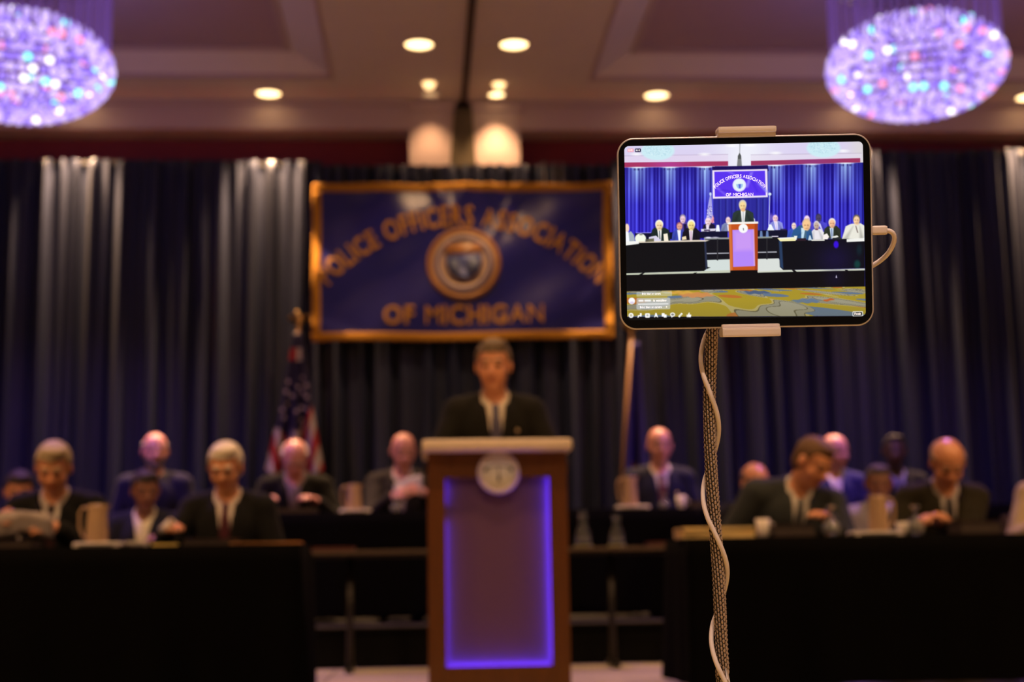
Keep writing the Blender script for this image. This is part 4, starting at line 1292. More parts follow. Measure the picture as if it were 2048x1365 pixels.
def tray(px, Y, z, w_, d, label):
    x = P(px, 1060, Y).x
    t = tag(empty('serving_tray', (x, Y, z)), label, 'tray', 'white trays under the pitchers')
    MB().box((0, 0, 0.006), (w_, d, 0.010), 0.004).build('base', m_paper, t)
    b_ = MB()
    b_.tube([(p[0], p[1], 0.016) for p in rounded_rect(w_, d, min(w_, d) * 0.3, 6) + rounded_rect(w_, d, min(w_, d) * 0.3, 6)[:1]], 0.009, 8, False)
    b_.build('rim', m_paper, t, True)
    return t
def sheets(px, Y, z, w_, d, n, label, m=None, rz=0.0, name='paper_stack', cat='papers', group=None, th=0.004):
    x = P(px, 1060, Y).x
    t = tag(empty(name, (x, Y, z), rz), label, cat, group)
    q = random.Random(int(px))
    for i in range(n):
        MB().box((q.uniform(-0.006, 0.006), q.uniform(-0.006, 0.006), th * (i + 0.5)), (w_, d, th * 0.9), 0.001, Matrix.Rotation(q.uniform(-0.04, 0.04), 3, 'Z')).build('sheet', m or m_paper, t)
    return t
def cup(px, Y, z, label, h_=0.095, r=0.036):
    x = P(px, 1060, Y).x
    t = tag(empty('coffee_cup', (x, Y, z)), label, 'cup', 'white cups on the tables')
    MB().lathe([(0, 0.002), (r * 0.7, 0.002), (r * 0.76, 0.01), (r * 1.0, h_), (r * 0.92, h_), (r * 0.68, 0.014), (0, 0.012)], 24).build('bowl', m_paper, t, True)
    MB().tube([(r * 0.93, 0, h_ * 0.8), (r * 1.5, 0, h_ * 0.75), (r * 1.5, 0, h_ * 0.4), (r * 0.85, 0, h_ * 0.32)], r * 0.10, 6).build('handle', m_paper, t, True)
    return t
def goblet(px, Y, z, label, h_=0.16, r=0.042, inv=True):
    x = P(px, 1060, Y).x
    t = tag(empty('water_goblet', (x, Y, z)), label, 'glass', 'stemmed glasses on the tables')
    prof = [(r * 0.80, 0.0), (r, h_ * 0.20), (r * 0.98, h_ * 0.34), (r * 0.60, h_ * 0.52), (0.006, h_ * 0.58), (0.005, h_ * 0.86), (r * 0.30, h_ * 0.93)]
    MB().lathe([(a - 0.002, c) for a, c in prof[:4]][::-1] + prof[:4], 24).build('bowl', m_glass, t, True)
    MB().lathe(prof[3:6], 16).build('stem', m_glass, t, True)
    MB().lathe([(0.005, h_ * 0.86), (r * 0.34, h_ * 0.90), (r * 0.55, h_ * 0.955), (r * 0.50, h_), (0, h_)], 24).build('foot', m_glass, t, True)
    return t
def carafe(px, Y, z, label, h_=0.21, r=0.052):
    x = P(px, 1060, Y).x
    t = tag(empty('glass_carafe', (x, Y, z)), label, 'carafe', 'glass carafes on the bare table')
    m_glass = mat('carafe_glass', (0.75, 0.85, 0.78), 0.04, trans=0.95, vary=0.0)
    MB().lathe([(0, 0.003), (r * 0.95, 0.003), (r, 0.015), (r * 0.95, h_ * 0.35), (r * 0.55, h_ * 0.62), (r * 0.42, h_ * 0.80), (r * 0.58, h_)], 24).build('bottle', m_glass, t, True)
    MB().lathe([(0, 0.006), (r * 0.90, 0.006), (r * 0.93, 0.016), (r * 0.89, h_ * 0.33), (0, h_ * 0.335)], 24).build('water', m_water, t, True)
    MB().lathe([(0, h_ * 1.01), (r * 0.5, h_ * 1.01), (r * 0.5, h_ * 1.07), (0, h_ * 1.09)], 20).build('stopper', m_glass, t, True)
    MB().tube([(r * 1.04 * math.cos(a), r * 1.04 * math.sin(a), 0.006) for a in np.linspace(0, 2 * math.pi, 28)], 0.007, 6, False).build('base_ring', mat('olive_band', (0.20, 0.19, 0.05), 0.4), t, True)
    return t
def folder(px, Y, z, w_, d, label, m=None, th=0.02):
    x = P(px, 1060, Y).x
    t = tag(empty('portfolio_folder', (x, Y, z)), label, 'folder', 'portfolio folders on the tables')
    MB().box((0, 0, 0.003), (w_, d, 0.005), 0.001).build('lower_cover', m or m_darkbook, t)
    MB().box((0, 0, th / 2 + 0.002), (w_ * 0.95, d * 0.95, th - 0.008), 0.001).build('page_block', mat('dark_page_edges', (0.05, 0.035, 0.03), 0.7), t)
    MB().box((0, 0, th), (w_, d, 0.005), 0.001).build('upper_cover', m or m_darkbook, t)
    return t
def sign(px, Y, z, w_, h_, label):
    x = P(px, 1060, Y).x
    t = tag(empty('name_plate', (x, Y, z)), label, 'name plate', 'dark name plates')
    V = [(-w_ / 2, -0.03, 0), (w_ / 2, -0.03, 0), (w_ / 2, 0.03, 0), (-w_ / 2, 0.03, 0), (-w_ / 2, 0, h_), (w_ / 2, 0, h_)]
    link('plate', mesh_of('plate', V, [(0, 1, 5, 4), (2, 3, 4, 5), (0, 4, 3), (1, 2, 5), (3, 2, 1, 0)], m_darkbook), t)
    return t
def held_sheet(o_, p0, p1, w_, hgt, label, m=None, tilt=-20, name='held_papers'):
    """a curved pair of sheets between two hands"""
    wd = root_world[o_.name][0]
    a, c = wd(p0), wd(p1)
    mid = (a + c) / 2
    t = tag(empty(name, mid), label, 'papers')
    n = 10
    for k in range(2):
        V, Fc = [], []
        for j in range(5):
            for i in range(n + 1):
                u, v = i / n - 0.5, j / 4 - 0.25
                V.append(((c.x - a.x) * u * w_ + 0.004 * k, -0.02 - 0.05 * (u * u) - 0.004 * k + 0.10 * v * math.sin(math.radians(tilt)), (c.z - a.z) * u + hgt * v * math.cos(math.radians(tilt)) + 0.02 * math.sin(u * 5 + k)))
        for j in range(4):
            for i in range(n):
                Fc.append((j * (n + 1) + i, j * (n + 1) + i + 1, (j + 1) * (n + 1) + i + 1, (j + 1) * (n + 1) + i))
        q = link('sheet', mesh_of('sheet', V, Fc, m or m_paper, True), t)
        md = q.modifiers.new('thickness', 'SOLIDIFY')
        md.thickness = 0.002
    return t

# left front table
Y1 = YTB + 0.22
tray(200, Y1, ZF, 0.22, 0.17, 'white tray under the pitcher on the left front table')
pitcher(194, Y1, ZF + 0.011, 0.20, 0.106, 'cream water pitcher on the left front table beside the papers', -1)
sheets(333, Y1 - 0.05, ZF, 0.12, 0.10, 3, 'small yellow napkin stack on the left front table', mat('yellow_napkin', (0.70, 0.55, 0.16), 0.8), 0.05, 'napkin_stack', 'napkins')
folder(425, Y1 - 0.02, ZF, 0.26, 0.20, 'dark portfolio before the sitter in burgundy tie', None, 0.030)
folder(30, Y1 - 0.05, ZF, 0.22, 0.20, 'dark portfolio under the papers at the left edge', None, 0.034)
sheets(535, Y1 - 0.06, ZF, 0.34, 0.15, 3, 'orange-brown papers lying at the right end of the left table', mat('orange_paper', (0.60, 0.27, 0.08), 0.6), -0.02)
cup(270, Y1 + 0.1, ZF, 'low cream cup right of the left pitcher', 0.03, 0.045)
held_sheet(pA, (-0.30, -0.40, 0.83), (0.08, -0.42, 0.80), 1.05, 0.12, 'white papers held by the black-suited reader at far left', mat('grey_white_paper', (0.40, 0.34, 0.32), 0.7))
q = root_world[pF.name][0]((-0.245, -0.435, 0.845))
t = tag(empty('paper_cup', q), 'small white cup held in the hand of the sitter in burgundy tie', 'cup')
t.rotation_euler = (0.5, 1.0, 0.0)
MB().lathe([(0, -0.035), (0.022, -0.035), (0.030, 0.040), (0.027, 0.040), (0.019, -0.030), (0, -0.030)], 20).build('bowl', m_paper, t, True)
# right front table
sheets(1428, Y1 - 0.02, ZF, 0.36, 0.23, 7, 'thick stack of cream folders at the left end of the right table', mat('cream_folder', (0.95, 0.70, 0.30), 0.65), 0.03, 'folder_stack', 'folders', None, 0.0075)
cup(1526, Y1, ZF, 'white cup beside the cream folders on the right table')
folder(1580, Y1 + 0.02, ZF, 0.21, 0.2, 'dark portfolio before the sitter in slate suit', None, 0.06)
goblet(1663, Y1 - 0.02, ZF, 'upside-down stemmed glass before the slate suit', 0.155, 0.046)
goblet(1832, Y1 - 0.02, ZF, 'upside-down stemmed glass beside the clasped hands', 0.15, 0.043)
tray(1748, Y1, ZF, 0.24, 0.17, 'white tray under the pitcher on the right front table')
pitcher(1758, Y1, ZF + 0.011, 0.195, 0.105, 'tall cream water pitcher on the right front table', 1)
cup(1806, Y1 + 0.03, ZF, 'white cup right of the tall right pitcher', 0.07, 0.036)
folder(1948, Y1, ZF, 0.21, 0.2, 'dark portfolio before the sitter with clasped hands', None, 0.065)
sheets(1925, Y1 + 0.2, ZF, 0.10, 0.14, 2, 'white note lying behind the dark portfolio on the right')
# bare middle table
YMM = YM + 0.18
carafe(1166, YMM, ZM, 'glass carafe on the bare table, nearer the lectern')
carafe(1233, YMM, ZM, 'glass carafe on the bare table, farther from the lectern', 0.19, 0.050)
folder(1325, YMM - 0.06, ZM, 0.20, 0.2, 'maroon folder on the bare table at its right end', mat('maroon_cover', (0.12, 0.02, 0.015), 0.5), 0.022)
folder(668, YMM - 0.06, ZM, 0.26, 0.2, 'maroon folder on the bare table at its left end', mat('maroon_cover'), 0.018)
# rear tables
Y3 = YR + 0.14
tray(711, Y3, ZR, 0.20, 0.15, 'white tray under the small pitcher left of the lectern')
pitcher(708, Y3, ZR + 0.011, 0.185, 0.105, 'small cream pitcher on the rear table left of the lectern', -1)
tray(1266, Y3, ZR, 0.22, 0.15, 'white tray under the small pitcher right of the lectern')
pitcher(1262, Y3, ZR + 0.011, 0.215, 0.105, 'small cream pitcher on the rear table right of the lectern', -1)
cup(1364, Y3, ZR, 'cream cup before the sitter in wine tie', 0.09, 0.034)
folder(1402, Y3 + 0.02, ZR, 0.12, 0.16, 'dark folder right of the cream cup on the rear table', None, 0.05)
goblet(1330, Y3 - 0.06, ZR, 'stemmed glass glinting before the wine tie', 0.10, 0.036)
goblet(791, Y3 - 0.06, ZR, 'stemmed glass glinting before the sheet reader', 0.10, 0.036)
folder(596, Y3 + 0.02, ZR, 0.28, 0.2, 'dark folder under the hands of the sitter before the striped flag', None, 0.035)
held_sheet(pH, (-0.05, -0.38, 0.84), (0.14, -0.40, 0.88), 1.0, 0.14, 'white sheet held by the sitter left of the lectern', mat('bluish_paper', (0.34, 0.31, 0.36), 0.7), 25, 'held_sheet')

# ------------------------------------------------------------------ flags
m_pole = mat('oak_flag_pole', (0.30, 0.15, 0.06), 0.4, kind='wood')
m_brass = mat('brass_eagle', (0.55, 0.34, 0.12), 0.35, metal=0.85)
YFL = 10.92
def flag_on_pole(pt, pb, name, label, style, seed):
    """pt, pb: pixels of the pole's top and of a point low on it"""
    a, c = P(*pt, YFL), P(*pb, YFL)
    d = (a - c) / (a.z - c.z)
    foot = a - d * (a.z - ZT)
    t = tag(empty(name, foot), label, 'flag', 'flags on poles behind the rear tables')
    H_ = a.z - ZT
    MB().lathe([(0, 0.0), (0.17, 0.0), (0.17, 0.02), (0.10, 0.05), (0.05, 0.09), (0.02, 0.12), (0, 0.12)], 28).build('base', m_brass, t, True)
    MB().tube([(0, 0, 0.05), (d.x * H_ * 0.5, 0, H_ * 0.5), (d.x * H_, 0, H_)], 0.015, 12).build('pole', m_pole, t, True)
    tp = Vector((d.x * H_, 0, H_))
    e = MB()
    e.sphere(tp + Vector((0, 0, 0.02)), 0.022, 12, 8)
    e.sphere(tp + Vector((0, 0, 0.065)), (0.022, 0.02, 0.04), 12, 8)
    e.sphere(tp + Vector((-0.012, -0.012, 0.115)), (0.014, 0.014, 0.016), 10, 6)
    for s in (-1, 1):
        e.add([tp + Vector(v) for v in [(0, 0.004, 0.05), (s * 0.05, 0.0, 0.10), (s * 0.085, 0, 0.075), (s * 0.06, 0, 0.045), (s * 0.02, 0, 0.03), (0, -0.012, 0.06)]], [(0, 1, 2, 3, 4), (5, 4, 3, 2, 1)])
    e.build('eagle_finial', m_brass, t, True)
    q = random.Random(seed)
    top, bot = H_ - 0.05, (H_ - 0.05) - 1.18
    n, rows = 96, 40
    return t, d, top, bot, H_
us, d, top, bot, H_ = flag_on_pole((597, 655), (588, 930), 'striped_flag', 'red, white and blue starred flag on a pole left of the banner', 'us', 3)
m_fb = mat('flag_blue', (0.016, 0.014, 0.055), 0.7)
m_fr = mat('flag_red', (0.32, 0.012, 0.018), 0.7)
m_fw = mat('flag_white', (0.42, 0.36, 0.38), 0.7)
# draped cloth: hangs in cone-like folds; canton above, stripes slanting across the lower part
wpx = 10.92 / FPX
n, rows = 110, 60
V, Fc, mi = [], [], []
def us_pt(u, v):
    # u along the folded hem -1..1, v 0 top .. 1 bottom
    half = (0.035 + 0.185 * v ** 1.1) 
    x = u * half + 0.012 * v
    y = -0.03 - 0.05 * v * math.cos(u * 7.5 + 0.5) - 0.03 * v * math.cos(u * 17)
    z = top + (bot - top) * (v * (1.0 - 0.10 * abs(u) * v))
    return (x + d.x * z, y, z)
for j in range(rows + 1):
    for i in range(n + 1):
        V.append(us_pt(i / n * 2 - 1, j / rows))
for j in range(rows):
    for i in range(n):
        Fc.append((j * (n + 1) + i, (j + 1) * (n + 1) + i, (j + 1) * (n + 1) + i + 1, j * (n + 1) + i + 1))
        u, v = (i + 0.5) / n * 2 - 1, (j + 0.5) / rows
        lim = 0.66 - 0.16 * abs(u) ** 1.2 if u > -0.2 else 0.72 - 0.06 * abs(u)
        if 0.10 < v < 0.19:
            mi.append(1 if u < -0.1 else 2 if u < 0.6 else 0)
        elif v < lim:
            mi.append(0)
        else:
            s = (v - lim) * 7.5 + (u if u > 0 else -u * 1.4) * 1.9
            mi.append(2 if int(math.floor(s)) % 2 == 0 else 1)
o_ = link('flag_cloth', mesh_of('flag_cloth', V, Fc, [m_fb, m_fr, m_fw], True, mi), us)
md = o_.modifiers.new('thickness', 'SOLIDIFY')
md.thickness = 0.003
star = []
for k in range(10):
    r = 1.0 if k % 2 == 0 else 0.42
    star.append((r * math.sin(math.pi * k / 5), r * math.cos(math.pi * k / 5)))
for (u, v) in ((-0.70, 0.33), (-0.75, 0.40), (-0.62, 0.48), (-0.80, 0.53), (-0.68, 0.58), (0.55, 0.30), (0.80, 0.36), (0.45, 0.40), (0.75, 0.44), (0.35, 0.50), (0.62, 0.52), (0.10, 0.36), (0.05, 0.52), (-0.3, 0.42), (0.30, 0.58)):
    p = us_pt(u, v)
    link('star', mesh_of('star', [(p[0] + 0.022 * x, p[1] - 0.016, p[2] + 0.022 * z) for x, z in star], [tuple(range(9, -1, -1))], m_fw), us)
# state flag: blue cloth hanging to the right of its leaning pole
sf, d2, top, bot, H_ = flag_on_pole((1263, 668), (1243, 985), 'blue_flag', 'dark blue flag with a crest on a leaning pole under the tablet', 'mi', 5)
V, Fc = [], []
n, rows = 50, 30
def mi_pt(u, v):
    x = 0.018 + u * (0.05 + 0.14 * v ** 0.9)
    y = -0.02 - 0.045 * math.sin(u * 9 + 0.4) * (0.3 + v)
    z = top - 0.02 + (bot - top) * v * (1 - 0.08 * u)
    return (x + d2.x * z - 0.01, y, z)
for j in range(rows + 1):
    for i in range(n + 1):
        V.append(mi_pt(i / n, j / rows))
for j in range(rows):
    for i in range(n):
        Fc.append((j * (n + 1) + i, (j + 1) * (n + 1) + i, (j + 1) * (n + 1) + i + 1, j * (n + 1) + i + 1))
o_ = link('flag_cloth', mesh_of('flag_cloth', V, Fc, mat('flag_state_blue', (0.030, 0.025, 0.20), 0.65), True), sf)
md = o_.modifiers.new('thickness', 'SOLIDIFY')
md.thickness = 0.003
for (u, v, r, m) in ((0.42, 0.86, 0.035, mat('crest_rust', (0.25, 0.07, 0.05), 0.6)), (0.62, 0.90, 0.022, mat('crest_cream', (0.36, 0.28, 0.26), 0.6)), (0.25, 0.92, 0.020, mat('crest_rust'))):
    p = mi_pt(u, v)
    MB().sphere((p[0], p[1] - 0.012, p[2]), (r, 0.006, r * 1.3), 12, 8).build('crest', m, sf, True)

# ------------------------------------------------------------------ tablet on its gooseneck stand
DT = 1.58
MPX = DT / FPX
TA = 0.0175                                     # the tablet sits very slightly turned in the picture plane
X1 = RR * math.cos(TA) + UU * math.sin(TA)
Y1_ = UU * math.cos(TA) - RR * math.sin(TA)
yw = math.radians(1.2)
AX = (X1 * math.cos(yw) - F * math.sin(yw)).normalized()
AZ = AX.cross(Y1_).normalized()                 # out of the screen, towards the camera
AY = AZ.cross(AX)
TC = CAM + (F + RR * ((1490.5 - CX) / FPX) + UU * ((CY - 464.0) / FPX)) * DT
TMAT = Matrix.Identity(4)
for i in range(3):
    TMAT[i][0], TMAT[i][1], TMAT[i][2], TMAT[i][3] = AX[i], AY[i], AZ[i], TC[i]
def tpx(px, py):                                # photo pixel -> tablet face coordinates in metres
    dx, dy = (px - 1490.5) * MPX, (464.0 - py) * MPX
    c, s = math.cos(TA), math.sin(TA)
    return dx * c + dy * s, -dx * s + dy * c
tab = tag(empty('tablet_computer'), 'tablet showing the live picture of the stage, clamped upright on a gooseneck', 'tablet')
tab.matrix_world = TMAT
TW, TH, TT = 0.2815, 0.2135, 0.0060
m_alu = mat('tablet_aluminium', (0.62, 0.56, 0.58), 0.42, metal=0.45, vary=0.03)
m_blackglass = mat('tablet_black_glass', (0.004, 0.004, 0.005), 0.12, vary=0.0)
def slab(w_, h_, r, z0, z1, ch=0.0, n=10):
    lev = [(ch, z0), (0, z0 + ch), (0, z1 - ch), (ch, z1)] if ch else [(0, z0), (0, z1)]
    V, Fc = [], []
    N = 0
    for ins, z in lev:
        pts = rounded_rect(w_ - 2 * ins, h_ - 2 * ins, r - ins, n)
        N = len(pts)
        V += [(x, y, z) for x, y in pts]
    for k in range(len(lev) - 1):
        for i in range(N):
            j = (i + 1) % N
            Fc.append((k * N + i, k * N + j, (k + 1) * N + j, (k + 1) * N + i))
    Fc.append(tuple(range(N))[::-1])
    Fc.append(tuple((len(lev) - 1) * N + i for i in range(N)))
    return V, Fc
link('metal_shell', mesh_of('metal_shell', *slab(TW, TH, 0.0185, -TT, 0, 0.0007), m_alu, False), tab)
link('front_glass', mesh_of('front_glass', *slab(TW - 0.0034, TH - 0.0034, 0.0168, -0.0005, 0.00025), m_blackglass), tab)

# --- the live picture, painted into the corner colours of a fine grid
SX_0, SX_1, SY_0, SY_1 = 1250, 1729, 283, 641   # in photo pixels, unrolled below
SS = 2
GW, GH = (SX_1 - SX_0) * SS, (SY_1 - SY_0) * SS
IMG = np.zeros((GH, GW, 3), np.float32)
yy_, xx_ = np.mgrid[0:GH, 0:GW].astype(np.float32)
xx_, yy_ = SX_0 + xx_ / SS, SY_0 + yy_ / SS
def hexc(h): return np.array([int(h.lstrip('#')[i:i + 2], 16) / 255 for i in (0, 2, 4)], np.float32)
def blend(mask, c, a=1.0):
    global IMG
    m_ = (mask * a)[..., None]
    IMG = IMG * (1 - m_) + (hexc(c) if isinstance(c, str) else c) * m_
def soft(d, w_=0.5): return np.clip(0.5 - d / (2 * w_), 0, 1)
def s_ell(cx, cy, rx, ry, c, a=1.0, w_=0.7):
    d = (np.sqrt(((xx_ - cx) / rx) ** 2 + ((yy_ - cy) / ry) ** 2) - 1) * min(rx, ry)
    blend(soft(d, w_), c, a)
def s_poly(pts, c, a=1.0, w_=0.45):
    pts = [np.array(p, float) for p in pts]
    ins = np.zeros(xx_.shape, bool)
    dist = np.full(xx_.shape, 1e9, np.float32)
    x0, x1 = min(p[0] for p in pts) - 2, max(p[0] for p in pts) + 2
    y0, y1 = min(p[1] for p in pts) - 2, max(p[1] for p in pts) + 2
    i0, i1 = int(max(0, (x0 - SX_0) * SS)), int(min(GW, (x1 - SX_0) * SS + 1))
    j0, j1 = int(max(0, (y0 - SY_0) * SS)), int(min(GH, (y1 - SY_0) * SS + 1))
    if i1 <= i0 or j1 <= j0: return
    X, Yq = xx_[j0:j1, i0:i1], yy_[j0:j1, i0:i1]
    I, D = np.zeros(X.shape, bool), np.full(X.shape, 1e9, np.float32)
    for k in range(len(pts)):
        a_, b_ = pts[k], pts[(k + 1) % len(pts)]
        cr_ = ((a_[1] > Yq) != (b_[1] > Yq)) & (X < (b_[0] - a_[0]) * (Yq - a_[1]) / (b_[1] - a_[1] + 1e-9) + a_[0])
        I ^= cr_
        e = b_ - a_
        t = np.clip(((X - a_[0]) * e[0] + (Yq - a_[1]) * e[1]) / (e @ e + 1e-9), 0, 1)
        D = np.minimum(D, np.hypot(X - a_[0] - t * e[0], Yq - a_[1] - t * e[1]))
    m_ = np.zeros(xx_.shape, np.float32)
    m_[j0:j1, i0:i1] = soft(np.where(I, -D, D), w_)
    blend(m_, c, a)
def s_rect(x0, y0, x1, y1, c, a=1.0, sl=-0.012, w_=0.4):
    k = sl * (x1 - x0)
    s_poly([(x0, y0), (x1, y0 + k), (x1, y1 + k), (x0, y1)], c, a, w_)
# ceiling
g = np.clip((xx_ - 1250) / 480, 0, 1)
IMG[:] = hexc('#dcd3f2') * (1 - 0.0 * g[..., None])
blend(np.exp(-((xx_ - 1490) / 55) ** 2), '#f2f4fc', 0.9)
blend(np.exp(-((xx_ - 1330) / 40) ** 2) * (yy_ < 300), '#d2dcf8', 0.5)
blend(np.exp(-((xx_ - 1720) / 25) ** 2), '#ded8d6', 0.8)
s_rect(1248, 310.5, 1456, 312.2, '#bfaecb', 0.7)
s_rect(1501, 309, 1722, 310.6, '#bfb2c9', 0.7)
s_rect(1248, 312, 1456, 325, '#e6d6ee', 0.6)
s_rect(1501, 310.5, 1722, 323, '#e6dcee', 0.6)
for cx, cy in ((1273, 308), (1409, 308.5), (1551, 306.5), (1685, 302.5), (1463, 291), (1500, 290)):
    s_ell(cx, cy, 9, 2.6, '#ffffff', 0.85, 2.0)
q_ = random.Random(4)
for cx, cy in ((1315.5, 301), (1646, 296.5)):
    s_ell(cx, cy, 33.5, 19, '#cdeef6', 0.95, 1.5)
    for _ in range(260):
        a, r = q_.uniform(0, 6.28), math.sqrt(q_.random())
        s_x, s_y = cx + 29 * r * math.cos(a), cy - 3 + 14 * r * math.sin(a)
        s_rect(s_x - 0.9, s_y - 0.5, s_x + 0.9, s_y + 0.5, q_.choice(['#a8cfdc', '#b4dbe4', '#e6fbff', '#9fc8e0']), 0.6)
s_poly([(1248, 324.5), (1456, 322.4), (1456, 331.6), (1248, 334)], '#a8335f')
blend(np.exp(-((xx_ - 1338) / 40) ** 2) * ((yy_ > 324) & (yy_ < 334)), '#b43f9e', 0.7)
s_poly([(1501.5, 322), (1719, 316.8), (1719, 325.5), (1501.5, 331)], '#9f3560')
blend(np.exp(-((xx_ - 1625) / 40) ** 2) * ((yy_ > 319) & (yy_ < 329)), '#8f3c88', 0.6)
s_poly([(1478.5, 285), (1480.5, 285), (1480, 306), (1478.5, 306)], '#8d8f95', 0.7)
s_poly([(1479, 305.5), (1482, 312), (1483.5, 333), (1473.5, 333), (1475.5, 312)], '#7e8080')
s_poly([(1475.3, 312), (1479, 305.5), (1482, 312), (1482, 318), (1475.5, 318)], '#4f5352', 0.9)
# curtain
def ctop(x): return np.where(x < 1430, 334.5 - 0.004 * (x - 1250), np.where(x < 1532, 332.5, 331.5 - 0.030 * (x - 1532)))
cm = soft(ctop(xx_) - yy_, 0.5)
fold = 0.5 + 0.22 * np.sin(xx_ * 0.83 + 0.5 * np.sin(xx_ * 0.21)) + 0.16 * np.sin(xx_ * 0.41 + 1.3) + 0.14 * np.sin(xx_ * 1.9 + 2 * np.sin(xx_ * 0.13)) + 0.10 * np.sin(xx_ * 0.17)
fold = np.clip((fold - 0.5) * 1.5 + 0.42, 0, 1)[..., None]
base = hexc('#14087e') * (1 - fold) + hexc('#5c60ff') * fold
low = np.clip((yy_ - 390) / 70, 0, 1)[..., None]
base = base * (1 - 0.25 * low) + hexc('#3a22f0') * 0.25 * low
sc_mask = np.zeros(xx_.shape, np.float32)
for cx, w_ in ((1276, 15), (1339, 12), (1409, 12), (1549, 14), (1621, 13), (1690, 14)):
    dep = np.clip((yy_ - 334) / 75, 0, 1)
    sc_mask = np.maximum(sc_mask, np.exp(-((xx_ - cx) / (w_ * (1 + 0.35 * dep))) ** 2) * (1 - dep) ** 1.1)
dark = (1 - sc_mask) * np.clip(1 - (yy_ - 333) / 45, 0, 1)
base = base * (1 - 0.55 * dark[..., None]) + hexc('#150a6e') * 0.55 * dark[..., None]
base = base * (1 - 0.85 * (sc_mask * (0.45 + 0.55 * fold[..., 0]))[..., None]) + hexc('#c4f0ff') * 0.85 * (sc_mask * (0.45 + 0.55 * fold[..., 0]))[..., None]
edge_ = np.clip((xx_ - 1700) / 30, 0, 1)[..., None]
base = base * (1 - 0.5 * edge_) + hexc('#1c2a80') * 0.5 * edge_
IMG = IMG * (1 - cm[..., None]) + base * cm[..., None]
for cx in (1276, 1340, 1409, 1549, 1622, 1690):
    yv = float(ctop(np.array([cx]))[0])
    s_ell(cx, yv + 0.3, 14, 1.3, '#eef4ff', 0.95, 0.8)
    for _ in range(7):
        xq = cx + q_.uniform(-12, 12)
        s_ell(xq, yv + 4.0, 1.0, 2.0, '#181048', 0.5)
s_poly([(1424, 333), (1476, 332), (1535, 330.5), (1537, 342), (1425, 344)], '#170c52', 0.92)
s_poly([(1426, 396), (1534, 394), (1534, 462), (1426, 466)], '#2b2a98', 0.9)
for xx0 in (1437, 1450, 1462, 1470, 1512, 1524):
    s_rect(xx0, 398, xx0 + 2.5, 462, '#1d1a72', 0.6)
    s_rect(xx0 + 3, 398, xx0 + 5.5, 462, '#3c44b4', 0.6)
# banner in the picture
s_poly([(1424.5, 340.5), (1534, 338.2), (1535, 394.5), (1425.5, 397.5)], '#f3e6fb')
s_poly([(1428.5, 343.5), (1529.5, 341.6), (1531, 391.0), (1429.5, 393.6)], '#5a34f0')
for p0, p1, c in (((1455, 344), (1470, 352), '#8a74fb'), ((1500, 345), (1490, 375), '#9a8afc'), ((1430, 375), (1450, 392), '#8264f6'), ((1515, 368), (1531, 385), '#9c9cfa'), ((1440, 380), (1480, 388), '#4422d4'), ((1500, 360), (1512, 385), '#4a2ae6')):
    s_poly([p0, (p0[0] + 6, p0[1] - 1), (p1[0] + 6, p1[1]), p1], c, 0.7, 2.0)
s_ell(1478.3, 370, 13.4, 13.4, '#e4e4ff')
s_ell(1478.3, 370, 11.0, 11.0, '#eafafa', 0.9)
s_poly([(1472, 368.5), (1485.5, 367.8), (1485, 373), (1481, 377.5), (1476, 377.2), (1473, 373)], '#9cc8ee')
s_poly([(1476.5, 368.4), (1481.5, 368.2), (1480.5, 377), (1478, 377)], '#5a62d8')
# flags in the picture
s_poly([(1420, 389), (1422.5, 389), (1424, 410), (1426, 440), (1411, 445), (1416, 410)], '#b9b4ee', 0.9)
for _ in range(26):
    s_ell(1419.5 + q_.uniform(-5, 5), 412 + q_.uniform(0, 26), 0.8, 0.8, q_.choice(['#3a2a90', '#ffffff']), 0.9)
s_poly([(1420, 445), (1426, 430), (1428.5, 446)], '#f0a8b8')
s_poly([(1423, 446), (1427, 434), (1428, 437), (1425.5, 447)], '#d88098')
s_ell(1420.8, 388, 2.2, 3.4, '#cfe2ff')
s_ell(1539, 388.5, 3.2, 3.0, '#dff2ff')
s_poly([(1538.3, 392), (1539.6, 392), (1538, 452), (1536.4, 452)], '#e8f0ff', 0.9)
s_ell(1541.5, 436, 4, 8, '#8f78d8', 0.7, 2)
# people: (head x, y, rx, ry, face, hair), body polygons
def folk(hx, hy, rx, ry, face, body, bc, hairc=None, shirt=None, sc2='#f4f0ff', tiec=None):
    s_poly(body, bc, 1.0, 0.7)
    xs = [p[0] for p in body]
    if shirt:
        x0, y0, x1, y1, w_ = shirt
        s_poly([(x0 - w_, y0), (x0 + w_, y0), (x1 + w_ * 0.5, y1), (x1 - w_ * 0.5, y1)], sc2, 1, 0.6)
        if tiec: s_poly([(x0 - 0.8, y0 + 2), (x0 + 0.8, y0 + 2), (x1 + 1.2, y1), (x1 - 1.2, y1)], tiec, 0.9, 0.5)
    if hairc: s_ell(hx, hy - ry * 0.22, rx * 1.10, ry * 0.92, hairc, 1, 0.9)
    s_ell(hx, hy + ry * 0.12, rx * 0.92, ry * 0.92, face, 1, 1.0)
    dk = '#7a4a34' if face != '#4c4468' else '#201828'
    for e_ in (-1, 1):
        s_ell(hx + e_ * rx * 0.36, hy + ry * 0.02, rx * 0.20, ry * 0.10, dk, 0.55, 0.8)
    s_ell(hx, hy + ry * 0.62, rx * 0.34, ry * 0.09, dk, 0.4, 0.8)
    s_ell(hx + rx * 0.55, hy + ry * 0.45, rx * 0.5, ry * 0.55, dk, 0.16, 2.0)
    s_poly([(min(xs), max(p[1] for p in body)), (min(xs) + (max(xs) - min(xs)) * 0.25, max(p[1] for p in body)), (hx - rx, hy + ry * 1.3)], '#000000', 0.18, 2.5)
    s_poly([(max(xs), max(p[1] for p in body)), (max(xs) - (max(xs) - min(xs)) * 0.22, max(p[1] for p in body)), (hx + rx, hy + ry * 1.3)], '#000000', 0.22, 2.5)
